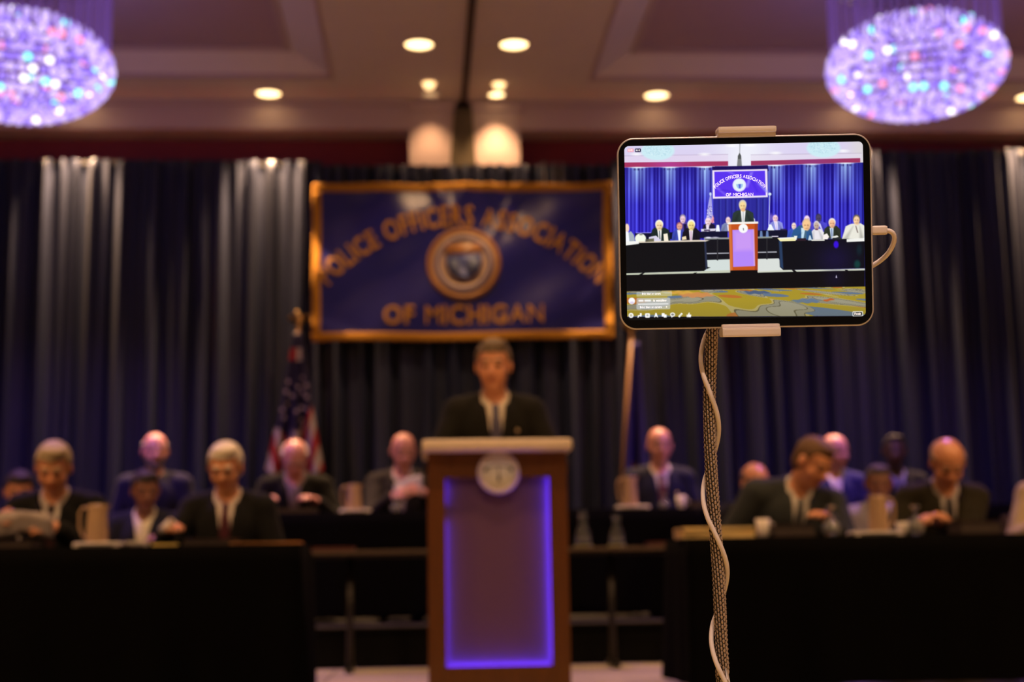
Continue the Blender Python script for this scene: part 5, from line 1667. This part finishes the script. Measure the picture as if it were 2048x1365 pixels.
sh_ = lambda cx, y, w_, y2: [(cx - 5, y), (cx + 5, y), (cx + w_ * 0.8, y + 4), (cx + w_, y2), (cx - w_, y2), (cx - w_ * 0.8, y + 4)]
folk(1365.5, 438, 5.6, 8.5, '#f3cfe0', sh_(1366, 443, 15, 466), '#4a3a98', '#8f86a0', (1370, 448, 1370, 468, 3), '#1c1440')
folk(1613, 438, 6.2, 8.5, '#fadcf2', sh_(1613, 443, 17, 470), '#5a4ad8', None, (1615, 448, 1618, 466, 3), '#c8b8ff')
folk(1636, 437, 5.2, 8.0, '#4c4468', sh_(1638, 443, 18, 470), '#4e48d0', '#3c3854', (1637, 447, 1644, 462, 2.5), '#d8d0ff')
folk(1550, 436, 5.6, 7.8, '#fbd4e4', sh_(1552, 442, 15, 462), '#8f94e6', None, (1551, 443, 1553, 461, 3.6), '#f6f4ff', '#c8b0f0')
folk(1456, 440, 5.2, 7.8, '#fbdada', sh_(1454, 446, 13, 463), '#8088b4', None, (1457, 450, 1457, 462, 3), '#f4f0ff')
folk(1416, 442, 6.6, 8.6, '#fbdfea', sh_(1418, 446, 14, 464), '#1c1636', None, (1415, 450, 1415, 463, 3.5), '#f2e4f6')
# speaker
folk(1485, 411.5, 7.0, 10.4, '#fbdd9c', [(1474, 421), (1495, 420), (1506, 426), (1508.5, 445), (1462.5, 446), (1466, 426)], '#2b3a36', '#d9d2c4', (1486, 421, 1486, 446, 5), '#f8f8f4', '#a8b0b8')
s_ell(1486, 420, 4.0, 3.4, '#f2b47e', 0.8)
s_poly([(1507, 436), (1509.5, 438), (1510, 445), (1508, 445)], '#f0f4ff', 0.8)
# rear tables
s_poly([(1270, 466), (1455, 462.5), (1455, 475), (1270, 480)], '#0e1030')
s_poly([(1272, 465), (1302, 464.4), (1302, 466), (1272, 466.4)], '#b0a8ff', 0.8)
s_poly([(1515, 461), (1574, 460), (1575, 475), (1515, 476)], '#10122c')
s_poly([(1402, 458), (1432, 457), (1430, 462), (1402, 463)], '#f4eeff', 0.9)
s_rect(1408, 459, 1420, 462, '#3a2c50', 0.9)
s_poly([(1431, 463), (1433, 450), (1438, 450), (1440, 463)], '#f4f8ff')
s_poly([(1534, 461), (1538, 449), (1542, 449), (1548, 461)], '#f2f8ff')
s_rect(1560, 458, 1572, 461, '#2a2450', 0.9)
# dark space under the middle table, its legs and the deck
s_poly([(1410, 476), (1458, 475), (1459, 520), (1413, 521)], '#12131c')
s_poly([(1514, 474), (1557, 474), (1560, 518), (1514, 519)], '#12131c')
s_poly([(1408, 475.5), (1458, 474.8), (1458, 478.4), (1408, 479)], '#8e9294')
s_poly([(1514, 473.5), (1544, 473), (1544, 476.5), (1514, 477)], '#8e9690')
s_ell(1416.5, 475.2, 6.5, 1.6, '#e6e4f6')
s_ell(1430.5, 475, 7, 1.4, '#b8b4c8')
s_rect(1543, 472.2, 1556, 474, '#e8e0f4')
for x in (1522, 1534):
    s_poly([(x - 3, 474), (x + 3, 474), (x + 2, 462), (x - 2, 462)], '#7fa0d8', 0.8)
s_poly([(1413, 506), (1458, 505.2), (1458, 507.4), (1413, 508.4)], '#a9a9b4')
s_poly([(1514, 503.8), (1553, 503), (1553, 505.4), (1514, 506.2)], '#b0b0ba')
s_poly([(1413, 520), (1460, 518.6), (1460, 548), (1400, 549)], '#d5dfdc')
s_poly([(1514, 518), (1557, 517), (1566, 537), (1590, 542), (1514, 546)], '#dbe0dc')
s_rect(1433.6, 478, 1436, 521, '#2a2a30')
s_rect(1532.2, 477, 1534.4, 519, '#2a2a30')
# front row
s_poly([(1250, 470), (1262, 462), (1268, 470), (1270, 484), (1250, 486)], '#a8b4c0')
s_ell(1254, 456, 4.5, 9, '#f8d8c0')
s_poly([(1251, 462), (1257, 464), (1259, 484), (1250, 484)], '#f8f8ff')
s_ell(1281, 477, 11, 10, '#f6fbe8')
s_rect(1279, 468.5, 1285, 470, '#5a5a50')
folk(1359, 452.5, 5.6, 7.5, '#e8a894', [(1352, 457), (1364, 457), (1372, 470), (1370, 483), (1343, 483), (1345, 466)], '#3c4ab8', '#9a5a70', (1358, 460, 1359, 482, 3.6), '#f8f8ff')
folk(1318.5, 450.5, 7.2, 9.8, '#fbe2b0', [(1309, 455), (1329, 455), (1338, 460), (1341, 484), (1300, 484), (1304, 460)], '#1b2a28', '#fdfbe8', (1319, 459, 1320, 482, 4.4), '#f6f6f0', '#3a4450')
folk(1382.5, 450.5, 7.0, 10, '#f9e48c', [(1373, 456), (1392, 456), (1399, 463), (1400, 483), (1362, 483), (1366, 464)], '#171420', '#fdfdf2', (1382, 460, 1382, 483, 4.2), '#f8ecf4', '#c090b0')
s_poly([(1298, 474), (1312, 471), (1322, 480), (1318, 484), (1297, 482)], '#dcd8ee')
s_poly([(1327, 468), (1335, 466.5), (1337, 482), (1328, 483)], '#fbf2dc')
s_poly([(1364, 474), (1372, 472), (1373, 479), (1364, 480)], '#f6e0b4')
folk(1587, 451.5, 5.0, 7.5, '#fbe4d4', sh_(1585, 458, 12, 476), '#3a58c4', None)
folk(1632, 451.5, 5.2, 8.4, '#c8b0a4', [(1626, 459), (1640, 458), (1648, 466), (1648, 480), (1620, 480), (1622, 464)], '#ece8ee', '#e0d8dc')
s_rect(1629.5, 458, 1635, 460.6, '#6a3450', 0.9)
folk(1612, 450.5, 7.8, 11.2, '#fbcb94', [(1598, 451), (1606, 450), (1622, 460), (1625, 480), (1580, 478), (1586, 460)], '#2c5a90', '#e8c494', (1606, 456, 1604, 478, 4.5), '#c8e4f4')
s_poly([(1609, 461), (1612, 461), (1612, 478), (1606, 478)], '#4a6a80', 0.9)
folk(1663, 447, 6.4, 9.2, '#fbc49c', [(1654, 453), (1672, 452), (1680, 460), (1680, 478), (1645, 478), (1648, 458)], '#2d3428', '#f4efe6', (1662, 456, 1663, 478, 4.0), '#c8dcf4', '#6878a0')
folk(1711.5, 440.5, 6.6, 9.6, '#fbd2a8', [(1701, 448), (1720, 447), (1727.5, 452), (1727.5, 482), (1682, 480), (1690, 453)], '#eceade', '#6a6058', (1710, 450, 1714, 466, 3), '#e6e2da', '#786860')
# front tables
s_poly([(1250, 487.5), (1278, 484.5), (1411, 482.5), (1415, 536), (1408, 542), (1250, 547)], '#0d0e13')
s_poly([(1408, 483), (1412, 483), (1415, 536), (1411, 540)], '#2c3450', 0.9)
s_poly([(1414, 534), (1421, 535), (1414, 538)], '#0d0e13')
s_poly([(1250, 483), (1278, 481.5), (1278, 487.5), (1250, 491)], '#f6f6f2')
s_poly([(1278, 482.5), (1400, 479.8), (1419, 480.5), (1411, 483.2), (1278, 485.5)], '#eadcc8', 0.95)
s_poly([(1291, 478), (1308, 476.5), (1308, 483), (1291, 484)], '#5c5a3a', 0.85)
s_poly([(1557, 481), (1692, 478), (1728, 478), (1728, 537), (1566, 540.5), (1559, 534)], '#0c0d16')
s_poly([(1557, 482), (1563, 482), (1566, 538), (1560, 534)], '#2e4a74', 0.8, 1.2)
blend(np.exp(-((xx_ - 1668) / 38) ** 2 - ((yy_ - 518) / 34) ** 2) * (yy_ > 480) * (yy_ < 538), '#1c1248', 0.6)
s_poly([(1554, 476.5), (1588, 474.5), (1592, 479), (1590, 482), (1560, 483)], '#f6eeb0')
s_poly([(1556, 476), (1586, 474.5), (1588, 477), (1560, 478.5)], '#fcfae8')
s_poly([(1587, 472), (1594, 472), (1592, 480), (1589, 480)], '#f4f4ec')
s_rect(1593, 477, 1611, 482, '#2c1c28')
s_poly([(1615, 481), (1618, 471), (1620, 471), (1623, 481)], '#d8ecfa', 0.9)
s_rect(1622, 479.5, 1648, 482, '#f0eee4')
s_poly([(1646, 470), (1653, 467), (1657, 474), (1654, 479), (1644, 479)], '#fbf2ee')
s_poly([(1662, 474), (1673, 471), (1676, 474), (1664, 478)], '#f0f0e8')
s_rect(1664, 476, 1682, 479.6, '#242830')
s_poly([(1692, 478.5), (1727.5, 476.5), (1727.5, 483), (1692, 484.6)], '#f4f4ee')
s_ell(1671, 489.5, 5.0, 7.2, '#3a10e8', 0.95, 1.2)
s_ell(1713, 529, 6, 8, '#0f5048', 0.7, 2.5)
s_ell(1717, 500, 5, 10, '#0e2a34', 0.7, 3)
# lectern in the picture
s_poly([(1457, 448), (1515, 446.5), (1515, 542), (1461, 544)], '#c8551e')
s_poly([(1457, 448), (1462, 448), (1465, 544), (1460, 544)], '#d8763a', 0.9)
s_poly([(1509, 448), (1515, 447), (1515, 542), (1509, 543)], '#a8401a', 0.9)
s_poly([(1464.5, 460), (1507, 458.6), (1509, 532.5), (1466, 534)], '#b488fb')
s_poly([(1468, 463), (1503, 462), (1505, 500), (1469, 502)], '#d2a0f4', 0.75, 5)
s_poly([(1505, 459), (1508, 459), (1510, 532), (1507, 532)], '#d8a8e8', 0.8)
s_poly([(1455, 444.5), (1516, 443.2), (1516, 447.2), (1455, 448.8)], '#fbf6ee')
s_ell(1486.2, 457, 9.2, 9.2, '#fbfbfb')
s_poly([(1485.6, 456), (1487, 456), (1487.4, 461), (1486, 461)], '#30343c', 0.8)
# deck strip, skirt, carpet
s_poly([(1250, 546.5), (1460, 540.5), (1460, 546), (1250, 550.5)], '#c8cdb8')
s_poly([(1514, 543), (1566, 540.5), (1728, 537.5), (1728, 541.5), (1514, 546)], '#d2d6c4')
for x in (1285, 1389):
    s_poly([(x, 545.5), (x + 5, 545), (x - 1, 550), (x - 8, 550)], '#0d0e12')
for x in (1583, 1688):
    s_poly([(x, 540), (x + 5, 540), (x + 11, 545), (x + 4, 545)], '#0d0e12')
s_poly([(1250, 550), (1460, 545.5), (1461, 541), (1514, 540.5), (1515, 545.5), (1728, 541), (1728, 574), (1480, 578), (1250, 583)], '#0b0a0e')
blend(np.exp(-((xx_ - 1668) / 22) ** 2 - ((yy_ - 558) / 20) ** 2), '#161036', 0.5)
s_poly([(1670, 556), (1671.5, 550), (1673, 556)], '#e8e0ff')
kl = np.clip((yy_ - 574) / 2, 0, 1)
cb = 583 - 0.020 * (xx_ - 1250)
cm = soft(cb - yy_, 0.5) * (yy_ < 634 - 0.004 * (xx_ - 1250))
cpt = np.zeros_like(IMG) + hexc('#a8922c')
IMG = IMG * (1 - cm[..., None]) + cpt * cm[..., None]
cv = np.clip((yy_ - 576) / 57, 0, 1)
cd = 1 / (0.42 + cv)
cu_, cw = (xx_ - 1490) * cd * 0.030, cd * 5.2
f1 = np.sin(1.1 * cu_ + 1.3 * np.sin(0.8 * cw + 0.5 * cu_)) + np.sin(1.5 * cw + 1.4 * np.sin(0.7 * cu_ + 1.0)) + 0.35 * np.sin(3.1 * cu_ + 2.2 * cw)
f2 = np.sin(0.9 * cu_ + 2.0 + 0.8 * np.sin(1.1 * cw)) + np.sin(1.9 * cw + 0.6 * cu_ + 1.0)
def c_band(m_, c, a=0.95): blend(m_.astype(np.float32) * cm, c, a)
c_band((f1 > 0.30) & (f1 < 0.62), '#b9ab78', 0.8)
c_band(f1 >= 0.62, '#8f8c7c')
c_band(f1 > 1.30, '#9d9882')
c_band((np.abs(f1 - 0.62) < 0.05) | (np.abs(f1 - 1.30) < 0.05), '#544e38', 0.8)
c_band((f2 < -1.15) & (f1 < 0.62), '#5f7390')
c_band((f2 > 1.55) & (f1 < 0.62), '#b8682e', 0.9)
for cx, cy, rx, ry, c in ((1392, 590, 34, 5, '#d08a54'), (1360, 585, 26, 3, '#d8a848'), (1512, 585, 26, 3.4, '#465a80'), (1612, 602, 28, 4.4, '#5f7492'), (1656, 600, 11, 2.4, '#bf5a24')):
    d = (np.sqrt(((xx_ - cx + 3 * np.sin(yy_ * 0.9)) / rx) ** 2 + ((yy_ - cy + 0.9 * np.sin(xx_ * 0.33)) / ry) ** 2) - 1) * ry
    blend(soft(d, 0.6) * cm, c, 0.9)
blend(np.clip((yy_ - 600) / 34, 0, 1) * cm, '#6a6438', 0.22)
s_poly([(1250, 634.2), (1728, 632), (1728, 646), (1250, 646)], '#0c0d0e')
# on-screen controls
def s_round(x0, y0, x1, y1, c, a, r=2.0, sl=-0.012):
    cx, cy = (x0 + x1) / 2, (y0 + y1) / 2
    qx_, qy = np.abs(xx_ - cx) - (x1 - x0) / 2 + r, np.abs(yy_ - cy - sl * (xx_ - cx)) - (y1 - y0) / 2 + r
    d = np.hypot(np.maximum(qx_, 0), np.maximum(qy, 0)) + np.minimum(np.maximum(qx_, qy), 0) - r
    blend(soft(d, 0.5), c, a)
s_round(1255, 296.5, 1267.5, 303.5, '#f5a8bc', 1, 1.5)
s_round(1270, 296.5, 1281.8, 303.6, '#1a1438', 1, 1.5)
s_ell(1273.6, 300.0, 2.2, 1.6, '#ffffff')
s_round(1273, 583.5, 1344, 593, '#d8e0e0', 0.45, 2)
s_round(1273, 595.5, 1340.5, 619, '#c6cacc', 0.72, 3)
s_round(1277, 599.6, 1287, 603.4, '#ffffff', 0.9, 1.2)
s_round(1289, 599.4, 1302, 603.2, '#ffffff', 0.9, 1.2)
s_round(1276, 607.3, 1337, 608.9, '#ffffff', 0.95, 0.6)
s_ell(1263.6, 602, 6.6, 6.6, '#fdfdff')
s_ell(1264, 605.5, 4.0, 2.4, '#d8c8e8', 0.8)
for k, cx in enumerate((1262.2, 1278.8, 1295, 1312, 1328.3, 1345.2, 1361, 1377.8)):
    cy = 631.0 - 0.008 * (cx - 1262)
    if k == 0:
        s_ell(cx, cy, 5, 5, '#ffffff'); s_ell(cx, cy, 2.6, 2.6, '#b8b090', 0.8)
    elif k == 1:
        s_poly([(cx - 4, cy + 5), (cx - 3, cy), (cx + 1, cy - 1), (cx + 1, cy - 4.4), (cx + 4.6, cy - 4.4), (cx + 4.6, cy + 1), (cx + 3, cy + 3), (cx, cy + 1), (cx - 1, cy + 4)], '#ffffff')
    elif k == 2:
        s_round(cx - 4.8, cy - 4, cx + 4.8, cy + 4.8, '#ffffff', 1, 2); s_ell(cx, cy, 2.2, 2.2, '#b0b0a4', 0.8)
    elif k == 3:
        s_poly([(cx - 4, cy + 4.6), (cx - 1, cy - 4.6), (cx + 1, cy - 4.6), (cx + 4.4, cy + 4.6), (cx + 1, cy + 3.6), (cx, cy + 1), (cx - 1, cy + 3.6)], '#ffffff')
    elif k == 4:
        s_round(cx - 4.8, cy - 4, cx + 1, cy + 3, '#ffffff', 1, 1); s_round(cx - 1, cy - 1.4, cx + 5, cy + 4.8, '#ffffff', 1, 1)
    elif k == 5:
        s_ell(cx, cy - 1, 5, 4.2, '#ffffff'); s_poly([(cx - 3, cy + 2), (cx - 2, cy + 5.4), (cx + 1, cy + 2.6)], '#ffffff'); s_ell(cx, cy - 1, 3, 2.2, '#84827a')
    elif k == 6:
        s_poly([(cx - 4.4, cy + 2), (cx + 2, cy - 4.6), (cx + 4.6, cy - 2.4), (cx - 1.6, cy + 4.8), (cx - 4, cy + 4.4)], '#ffffff'); s_poly([(cx - 2, cy + 2), (cx + 2, cy - 2), (cx + 2.6, cy - 1.4), (cx - 1.4, cy + 2.6)], '#a8a890', 0.8)
    else:
        s_round(cx - 4.6, cy - 0.6, cx - 2.4, cy + 4.6, '#ffffff', 1, 0.5); s_poly([(cx - 2, cy + 4.6), (cx - 2, cy - 0.6), (cx, cy - 4.8), (cx + 1.6, cy - 4.4), (cx + 1, cy - 1), (cx + 4.8, cy - 0.6), (cx + 3.8, cy + 4.6)], '#ffffff')
s_round(1703.8, 623.0, 1724.4, 633.2, '#ffffff', 1, 2)
s_round(1705.2, 624.4, 1723, 631.8, '#2a2c2c', 1, 1.4)
# to a grid of coloured points, corners rounded
SW_, SH_, SRD = 475.5 * MPX, 349 * MPX, 9 * MPX
scx, scy = tpx(1489.5, 462.5)
gw, gh = 477, 351
lxg, lyg = np.meshgrid(scx + np.linspace(-SW_ / 2, SW_ / 2, gw), scy + np.linspace(SH_ / 2, -SH_ / 2, gh))
cT, sT = math.cos(TA), math.sin(TA)
sx_p = np.clip((1490.5 + (lxg * cT - lyg * sT) / MPX - SX_0) * SS - 0.5, 0, GW - 2.01)
sy_p = np.clip((464.0 - (lxg * sT + lyg * cT) / MPX - SY_0) * SS - 0.5, 0, GH - 2.01)
IMG = np.pad(IMG, ((1, 1), (1, 1), (0, 0)), mode='edge')
IMG = (IMG[:-2, 1:-1] + IMG[2:, 1:-1] + IMG[1:-1, :-2] + IMG[1:-1, 2:] + 2 * IMG[1:-1, 1:-1]) / 6
i0, j0 = sx_p.astype(int), sy_p.astype(int)
fx, fy2 = (sx_p - i0)[..., None], (sy_p - j0)[..., None]
low_ = (IMG[j0, i0] * (1 - fx) + IMG[j0, i0 + 1] * fx) * (1 - fy2) + (IMG[j0 + 1, i0] * (1 - fx) + IMG[j0 + 1, i0 + 1] * fx) * fy2
linr = np.where(low_ <= 0.04045, low_ / 12.92, ((low_ + 0.055) / 1.055) ** 2.4)
ex, ey = np.abs(lxg - scx) - (SW_ / 2 - SRD), np.abs(lyg - scy) - (SH_ / 2 - SRD)
rr_ = np.hypot(np.maximum(ex, 0), np.maximum(ey, 0))
out_ = (ex > 0) & (ey > 0) & (rr_ > SRD)            # pull corner points in to the round
kf = np.where(out_, SRD / np.maximum(rr_, 1e-9), 1.0)
lxg = np.where(out_, scx + np.sign(lxg - scx) * (SW_ / 2 - SRD + ex * kf), lxg)
lyg = np.where(out_, scy + np.sign(lyg - scy) * (SH_ / 2 - SRD + ey * kf), lyg)
idx = np.arange(gw * gh).reshape(gh, gw)
Q = np.stack([idx[:-1, :-1], idx[1:, :-1], idx[1:, 1:], idx[:-1, 1:]], -1).reshape(-1, 4)
used = np.arange(gw * gh)
remap = used
Vg = np.stack([lxg.ravel(), lyg.ravel(), np.full(gw * gh, 0.0004)], 1)
m_scr = bpy.data.materials.new('tablet_display')
m_scr.use_nodes = True
nt = m_scr.node_tree
bs = nt.nodes['Principled BSDF']
bs.inputs['Base Color'].default_value = (0.004, 0.004, 0.005, 1)
bs.inputs['Roughness'].default_value = 0.15
at = nt.nodes.new('ShaderNodeAttribute')
at.attribute_name = 'picture'
nt.links.new(at.outputs['Color'], bs.inputs['Emission Color'])
bs.inputs['Emission Strength'].default_value = 1.0
me = np_mesh('screen_picture', Vg, remap[Q], [m_scr], None, False)
ca = me.color_attributes.new('picture', 'FLOAT_COLOR', 'POINT')
ca.data.foreach_set('color', np.concatenate([linr.reshape(-1, 3)[used], np.ones((len(used), 1))], 1).astype(np.float32).ravel())
link('screen_picture', me, tab)
# lettering on the display
m_txt = mat('display_white', (0.9, 0.9, 0.9), 0.5, emit=(1, 1, 1), es=1.0)
def scr_text(items, px, py, name, m, slope=-0.012):
    b_ = MB()
    ox, oy = tpx(px, py)
    c, s = math.cos(-TA - slope), math.sin(-TA - slope)
    for ch, xy, f in items:
        b_.add([(ox + p[0] * c - p[1] * s, oy + p[0] * s + p[1] * c, 0.0006) for p in xy], f)
    return b_.build(name, m, tab)
RA2 = 69 * MPX
scr_text([(a, np.stack([v[:, 0], v[:, 1] - RA2], 1), f) for a, v, f in arc_text('POLICE OFFICERS ASSOCIATION', RA2, 6.6 * MPX, 0.74, 0.17)], 1479, 352.5, 'display_banner_arc', mat('display_lilac', (0.9, 0.9, 0.9), 0.5, emit=lin('#f0e2ff'), es=1.0))
scr_text(line_text('OF MICHIGAN', 6.2 * MPX, 0.92, 0.16), 1479, 389.3, 'display_banner_line', mat('display_lilac'))
scr_text(line_text('LIVE', 3.6 * MPX, 0.8, 0.14), 1261.3, 300.0, 'display_live_tag', m_txt)
scr_text(line_text('4', 3.8 * MPX, 0.9), 1278.4, 300.0, 'display_viewer_count', m_txt)
scr_text(line_text('is watching', 4.6 * MPX, 0.82, 0.10), 1320, 601.0, 'display_message', m_txt)
scr_text(line_text('Bring them on camera', 4.4 * MPX, 0.74, 0.08), 1302, 614.2, 'display_invite', mat('display_pale_blue', (0.9, 0.9, 0.9), 0.5, emit=lin('#dcecff'), es=1.0))
scr_text(line_text('>', 4.4 * MPX, 0.8), 1333.5, 614.2, 'display_arrow', m_txt)
scr_text(line_text('Bring them on camera', 4.0 * MPX, 0.70, 0.08), 1303, 587.6, 'display_earlier_message', mat('display_pale_blue'))
scr_text(line_text('Finish', 4.6 * MPX, 0.86, 0.12), 1714, 628.1, 'display_finish_button', m_txt)

# --- stand: clamp, gooseneck, foot
m_clamp = mat('clamp_white_plastic', (0.78, 0.68, 0.66), 0.42, vary=0.04)
m_neck = mat('gooseneck_braid', (0.50, 0.39, 0.36), 0.30, metal=0.45, vary=0.15, scale=200)
stand = tag(empty('gooseneck_stand'), 'bead-textured gooseneck stand with white clamp jaws gripping the tablet', 'stand')
def jaw(px0, px1, pys, name):
    """pys: pixel rows of the jaw's steps, each with how far it stands out before the glass"""
    (x0, _), (x1, _) = tpx(px0, (pys[0] + pys[-1]) / 2), tpx(px1, (pys[0] + pys[-1]) / 2)
    b_ = MB()
    for k, (ya, yb, zf_, dx) in enumerate(((pys[0], pys[1], 0.010 if name == 'upper_jaw' else 0.006, 0), (pys[1], pys[2], 0.005 if name == 'upper_jaw' else 0.012, 0))):
        xm = (px0 + px1) / 2
        za, zb = tpx(xm, ya)[1], tpx(xm, yb)[1]
        b_.box(((x0 + x1) / 2, (za + zb) / 2, (zf_ - 0.020) / 2 + 0.0), (x1 - x0 - dx, abs(za - zb) + 0.0008, zf_ + 0.020), 0.0024)
    o_ = b_.build(name, m_clamp, stand)
    o_.matrix_world = TMAT
    return o_
jaw(1434.5, 1550.5, (255.5, 266.0, 274.0), 'upper_jaw')
jaw(1442.5, 1558.5, (649.0, 656.5, 673.0), 'lower_jaw')
bk = MB()
(_, ya), (_, yb) = tpx(1492, 262), tpx(1500, 668)
xa_ = tpx(1494, 464)[0]
bk.box((xa_, (ya + yb) / 2, -0.015), (0.040, ya - yb, 0.008), 0.002)
bk.sphere((xa_ - 0.02, -0.045, -0.026), 0.014, 16, 10)
o_ = bk.build('back_arm', m_clamp, stand, True)
o_.matrix_world = TMAT
# gooseneck: centre line from photo pixels a little behind the tablet, then on down to a foot
DN = DT + 0.030
def PD(px, py, dd):
    return CAM + (F + RR * ((px - CX) / FPX) + UU * ((CY - py) / FPX)) * dd
ctrl = [(1452, 560), (1436, 610), (1427, 640), (1424, 665), (1422.5, 700), (1420.5, 740), (1419, 790), (1419.3, 840), (1420.5, 890), (1423, 950), (1427, 1010), (1431.5, 1070), (1436, 1130), (1439, 1190), (1441, 1240), (1443, 1290), (1446, 1340), (1449, 1390)]
cp = [PD(x, y, DN) for x, y in ctrl]
end = cp[-1]
base = Vector((end.x + 0.05, end.y - 0.02, 0.0))
for k in (0.25, 0.5, 0.75):
    cp.append(end.lerp(base, k) + Vector((0.02 * math.sin(math.pi * k), 0, 0)))
cp.append(base + Vector((0, 0, 0.03)))
def spline(pts, per):
    out = []
    for i in range(len(pts) - 1):
        p0, p1, p2, p3 = pts[max(i - 1, 0)], pts[i], pts[i + 1], pts[min(i + 2, len(pts) - 1)]
        m_ = max(2, int((p2 - p1).length / per))
        for k in range(m_):
            t = k / m_
            out.append(0.5 * ((2 * p1) + (p2 - p0) * t + (2 * p0 - 5 * p1 + 4 * p2 - p3) * t * t + (3 * p1 - p0 - 3 * p2 + p3) * t ** 3))
    out.append(pts[-1])
    return out
def knurled(pts, r, n, cycles, pitch, amp):
    pts = np.array([p[:] for p in pts])
    tn = np.gradient(pts, axis=0)
    tn /= np.linalg.norm(tn, axis=1)[:, None]
    ref = np.cross(tn, np.array((0.0, 1.0, 0.0)))
    ref /= np.linalg.norm(ref, axis=1)[:, None]
    bn = np.cross(tn, ref)
    s = np.concatenate([[0], np.cumsum(np.linalg.norm(np.diff(pts, axis=0), axis=1))])
    th = np.linspace(0, 2 * math.pi, n, endpoint=False)
    A, Sx = np.meshgrid(th, s)
    tw_ = 7.0 * Sx                              # slow twist of the bead rows
    lob = np.cos(cycles * (A + tw_))
    ring = np.cos(2 * math.pi * Sx / pitch + math.pi * (np.floor((A + tw_) * cycles / (2 * math.pi) + 0.5) % 2))
    rr_ = r + amp * np.clip(0.5 + 0.5 * lob, 0, 1) ** 0.7 * (0.35 + 0.65 * np.clip(0.5 + 0.5 * ring, 0, 1)) - amp
    low_f = rr_ < r - 0.62 * amp
    V = pts[:, None, :] + rr_[..., None] * (ref[:, None, :] * np.cos(A)[..., None] + bn[:, None, :] * np.sin(A)[..., None])
    nr = len(pts)
    i, j = np.meshgrid(np.arange(nr - 1), np.arange(n), indexing='ij')
    j2 = (j + 1) % n
    Fq = np.stack([i * n + j, i * n + j2, (i + 1) * n + j2, (i + 1) * n + j], -1).reshape(-1, 4)
    return V.reshape(-1, 3), Fq, low_f[:-1].reshape(-1).astype(int)
line = spline(cp, 0.00075)
V, Fq, gap = knurled(line, 0.0076, 72, 12, 0.0054, 0.0018)
link('gooseneck', np_mesh('gooseneck', V, Fq, [m_neck, mat('gooseneck_gap_shade', (0.02, 0.012, 0.008), 0.6)], gap), stand)  # shade in the gaps between beads painted as dark faces
MB().lathe([(0, 0.0), (0.11, 0.0), (0.115, 0.006), (0.11, 0.014), (0.03, 0.022), (0.016, 0.034), (0, 0.034)], 40, c=base).build('weighted_foot', m_clamp, stand, True)

# --- charging cable: plug in the tablet's side, loop behind it, then wound round the gooseneck
m_cable = mat('white_cable', (0.78, 0.68, 0.68), 0.45, vary=0.03)
cab = tag(empty('charging_cable'), 'white charging cable plugged into the tablet and wound round the gooseneck', 'cable')
pts = [PD(x, y, DT + 0.004 + e) for x, y, e in ((1768, 461.5, 0), (1777, 462, 0), (1785.5, 466.5, 0.001), (1789, 476, 0.003), (1786, 490, 0.006), (1777, 506, 0.010), (1764, 519, 0.016), (1748, 530, 0.022), (1715, 548, 0.030), (1640, 580, 0.034), (1540, 612, 0.040), (1462, 622, 0.050), (1432, 640, 0.048))]
PER = 285.0
for k in range(0, 62):
    y = 664 + k * 12.2
    i = min(range(len(ctrl) - 1), key=lambda q: abs(ctrl[q][1] - y) if ctrl[q][1] <= y else 1e9)
    a, c = ctrl[i], ctrl[min(i + 1, len(ctrl) - 1)]
    t = (y - a[1]) / max(1e-6, c[1] - a[1]) if c != a else 0
    cxn = a[0] + (c[0] - a[0]) * t
    if y > 1390: break
    ph = 2 * math.pi * (y - 790) / PER
    rad = 0.0100 + (0.0012 if math.sin(ph) < -0.5 else 0)
    p = PD(cxn, y, DN) + RR * rad * math.sin(ph) - F * rad * math.cos(ph)
    pts.append(p)
lastp = pts[-1]
pts += [lastp.lerp(base + Vector((0.03, -0.03, 0.04)), 0.5) + Vector((0.015, -0.012, 0)), base + Vector((0.06, -0.08, 0.02)), base + Vector((0.30, -0.25, 0.004))]
MB().tube(spline(pts, 0.004), 0.0027, 10).build('cord', m_cable, cab, True)
b_ = MB()
a, c = tpx(1743, 461.2), tpx(1774.5, 461.2)
b_.box(((a[0] + c[0]) / 2, a[1], -0.0035), (c[0] - a[0], 0.0102, 0.0072), 0.0026)
o_ = b_.build('plug', m_cable, cab, True)
o_.matrix_world = TMAT
